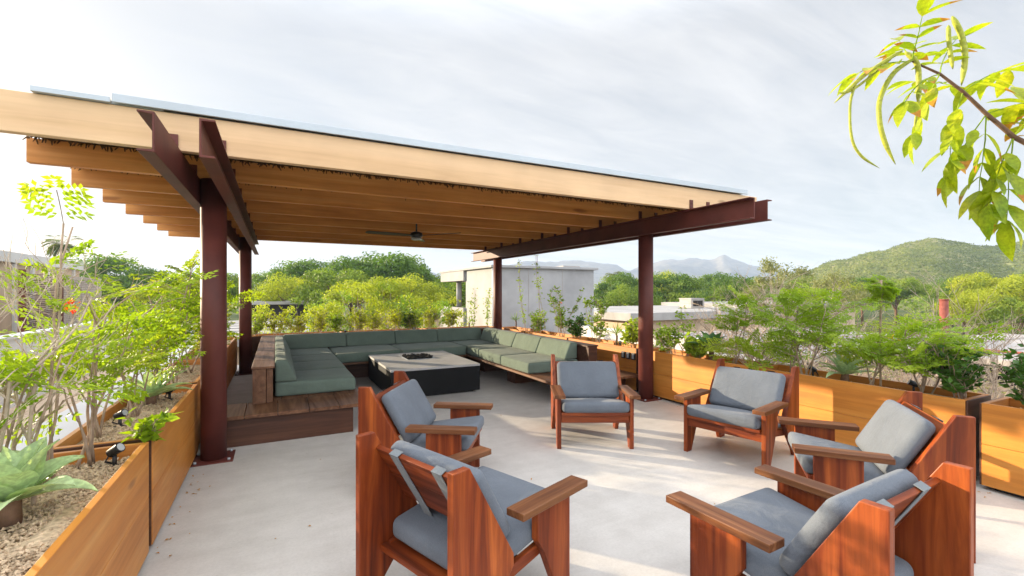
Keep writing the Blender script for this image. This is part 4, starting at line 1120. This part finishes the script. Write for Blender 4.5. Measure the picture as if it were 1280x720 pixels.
def put_tree(key, px, d, top, label, group='trees beyond the terrace', wide=1.0):
    p = view_pt(px, d); H = top + 3.6; nm = {'dense': 'dense_tree', 'mid': 'leafy_tree', 'lime': 'pale_tree'}[key.rstrip('2')]
    if key not in base_tree:
        proto_tree(key); sd, h, rx, rz, mat, nc, per, ls = protos[key]
        t = tree_thing(nm, label, 'tree', (p.x, p.y, -3.6), sd, h, rx, rz, mat, nc, per, ls, group); base_tree[key] = t
    else:
        t = copy_tree(base_tree[key]); t['label'] = label; t.location = (p.x, p.y, -3.6); t.rotation_euler.z = uni(0, 6.28)
    s = H/7.0; t.scale = (s*wide, s*wide, s)
def topz(y, d): return 1.6 + (365-y)/577*d
random.seed(77)
TR = [('dense2', 150, 62, 325, 1.2), ('mid', 122, 56, 346, 1), ('dense', 185, 58, 336, 1), ('lime', 218, 40, 342, .9), ('mid2', 262, 46, 343, 1),
      ('mid', 330, 60, 343, 1), ('dense', 352, 55, 336, 1), ('lime2', 366, 42, 347, 1), ('dense2', 400, 50, 329, 1.1), ('mid2', 418, 40, 340, 1), ('dense', 440, 46, 325, 1.1), ('mid', 470, 52, 328, 1.), ('lime', 462, 34, 341, 1), ('dense2', 492, 48, 322, 1.15),
      ('dense', 520, 52, 330, 1), ('lime2', 512, 36, 347, 1.), ('mid', 545, 48, 345, 1), ('dense2', 575, 58, 346, 1.1), ('mid2', 560, 40, 353, 1),
      ('mid', 752, 60, 349, 1), ('dense', 775, 56, 343, 1), ('lime', 800, 62, 346, 1.1), ('mid2', 795, 45, 358, 1), ('dense2', 835, 55, 345, 1.1), ('lime2', 838, 66, 341, 1), ('mid', 862, 52, 350, 1), ('dense', 890, 60, 343, 1.1),
      ('dense2', 912, 48, 348, 1), ('mid2', 935, 46, 352, 1), ('mid', 1015, 60, 348, 1.1), ('lime', 1050, 64, 345, 1.1), ('dense', 1078, 70, 348, 1), ('mid2', 1120, 60, 350, 1.1), ('mid', 1205, 52, 352, 1.), ('lime', 1240, 46, 336, 1.1), ('lime2', 1275, 42, 345, 1.2), ('dense', 1300, 50, 336, 1.1), ('dense2', 1190, 70, 350, 1), ('mid2', 1330, 44, 346, 1.2), ('lime2', 1225, 36, 366, 1.), ('mid', 1275, 34, 374, 1.2)]
TR.sort(key=lambda a: a[1])
cnt = {}
for key, px, d, y, wd in TR:
    k = key.rstrip('2')
    region = 'left of the near left column' if px < 250 else 'between the left and back columns' if px < 610 else 'between the concrete building and olive tree' if px < 945 else 'below the hill at right'
    c = cnt[(k, region)] = cnt.get((k, region), 0) + 1
    put_tree(key, px, d, topz(y, d), '%s %s tree from the left, %s' % (ords[c-1], {'dense': 'dark dense', 'mid': 'mid-green', 'lime': 'lime-green'}[k], region), wide=wd)
SH = [(378, 17, 369), (402, 15, 374), (420, 16.5, 357), (443, 15, 352), (465, 17, 365), (485, 15.5, 348), (508, 16, 367), (530, 15, 357), (552, 16.5, 368), (340, 18, 376)]
SH.sort()
for i, (px, d, y) in enumerate(SH):
    p = view_pt(px, d)
    tree_thing('yellow_shrub', 'tall yellow-green shrub top rising beyond the back planters, %s from the left' % ords[i], 'shrub', (p.x, p.y, -3.6), 1300+i, topz(y, d)+3.6, uni(.75, 1.0), uni(.8, 1.1), ('yellowbush', 'tree_m', 'yellowbush', 'broad', 'tree_y')[i % 5], 15, 85, .085, 'yellow shrubs beyond the back planters', 'twig', .36, .6, .012)
p = view_pt(968, 27)
tree_thing('olive_tree', 'dusty pale olive tree with a wispy crown in front of the hill foot', 'tree', (p.x, p.y, -3.6), 1100, topz(322, 27)+3.6, 1.9, 2.1, 'olive', 26, 150, .15, None, 'twig', .30, .9, .03)
p = view_pt(1040, 30)
tree_thing('olive_tree', 'smaller dusty olive bush right of the wispy pale tree', 'tree', (p.x, p.y, -3.6), 1101, topz(342, 30)+3.6, 2.2, 1.6, 'olive', 24, 130, .15, None, 'twig', .3, .9, .03)
for i, (px, d, y, lab) in enumerate(((80, 48, 306, 'tall slim palm rising behind the white roofed house at left'), (124, 90, 342, 'tiny distant palm right of the woven screen'), (172, 85, 343, 'small distant palm above the dark trees at left'), (769, 75, 345, 'palm tip above the trees right of the concrete building'), (825, 95, 353, 'tiny distant palm above the trees behind the near right column'))):
    p = view_pt(px, d); H = topz(y, d) + 3.6
    t = thing('palm_tree', lab, 'palm', (p.x, p.y, -3.6), 0, 'palms')
    MB().tube([(0,0,0), (.15,0,H*.5), (0,0,H)], [.22,.17,.15], 8).build('trunk', M['bark'], t)
    palm_mesh(1200+i, H, 1.7).build('crown', M['palm'], t)

# distant woods that read as one mass, and scrub on the hillside
random.seed(31); mb = MB()
for i in range(520):
    px = uni(-250, 1500); d = uni(75, 210)
    p = view_pt(px, d); H = uni(4.2, 6.6)*(1.0 if d > 90 else .85); r = uni(1.8, 3.2)
    if 640 < px < 745 and d < 80: continue
    for j in range(95):
        q = rdir(-.4, 1); c = p + Vector((q.x*r, q.y*r, -3.6 + H - r*.8 + q.z*r*.8))*1.0
        n = (q + rdir()*.7).normalized(); leaf(mb, c, perp(n)[0] + rdir()*.5, n, uni(.5,1.0), .55)
tag(mb.build('distant_woods', M['tree_m']), kind='stuff')
hill = bpy.data.objects['hills']; random.seed(32); mb = MB()
polys = hill.data.polygons; vsx = hill.data.vertices
for po in polys:
    c = po.center
    if c.z < -2: continue
    for k in range(6):
        if rnd() > .75: continue
        a, b_, e, f_ = [vsx[i].co for i in po.vertices]
        u, v = rnd(), rnd(); q = a.lerp(b_, u).lerp(f_.lerp(e, u), v); r = uni(.35, .95)
        for j in range(7):
            d = rdir(-.1, 1); n = (d + rdir()*.6).normalized(); leaf(mb, q + d*r*.8, perp(n)[0] + rdir()*.5, n, r*.9, r*.6)
tag(mb.build('hillside_scrub', M['scrub']), kind='stuff')
# undergrowth on the slopes round the terrace
random.seed(33); mb = MB()
for i in range(420):
    px = uni(-100, 1400); d = uni(24, 75); p = view_pt(px, d)
    if p.x < 6 and p.y < 33: continue
    r = uni(.6, 1.5); H = uni(.6, 2.4)
    for j in range(90):
        q = rdir(-.2, 1); c = p + Vector((q.x*r, q.y*r, -3.6 + q.z*H)); n = (q + rdir()*.7).normalized(); leaf(mb, c, perp(n)[0] + rdir()*.5, n, uni(.15,.35), .17)
tag(mb.build('undergrowth', M['tree_y']), kind='stuff')
random.seed(34); mb = MB()
for i in range(150):
    p = Vector((uni(6.3, 14.5), uni(-4, 14), -.55)); r = uni(.2, .5); H = uni(.15, .7)
    if p.x > 9 and p.y > 7: continue
    for j in range(60):
        q = rdir(-.1, 1); c = p + Vector((q.x*r, q.y*r, q.z*H)); n = (q + rdir()*.7).normalized(); leaf(mb, c, perp(n)[0] + rdir()*.5, n, uni(.05,.12), .05)
tag(mb.build('ground_cover', M['olive']), kind='stuff')

# ------------------------------------------------------------------ air
HZ = True
if HZ:
    mb = MB().box(-1700, 1700, -400, 1750, -4.6, 98)
    m = bpy.data.materials.new('air'); m.use_nodes = True; nt = m.node_tree; nt.nodes.clear()
    out = nt.nodes.new('ShaderNodeOutputMaterial'); pv = nt.nodes.new('ShaderNodeVolumePrincipled')
    pv.inputs['Color'].default_value = (.50, .63, .88, 1); pv.inputs['Density'].default_value = .00042; pv.inputs['Anisotropy'].default_value = 0
    nt.links.new(pv.outputs[0], out.inputs['Volume'])
    o = mb.build('haze', m); tag(o, kind='stuff'); o.display_type = 'WIRE'
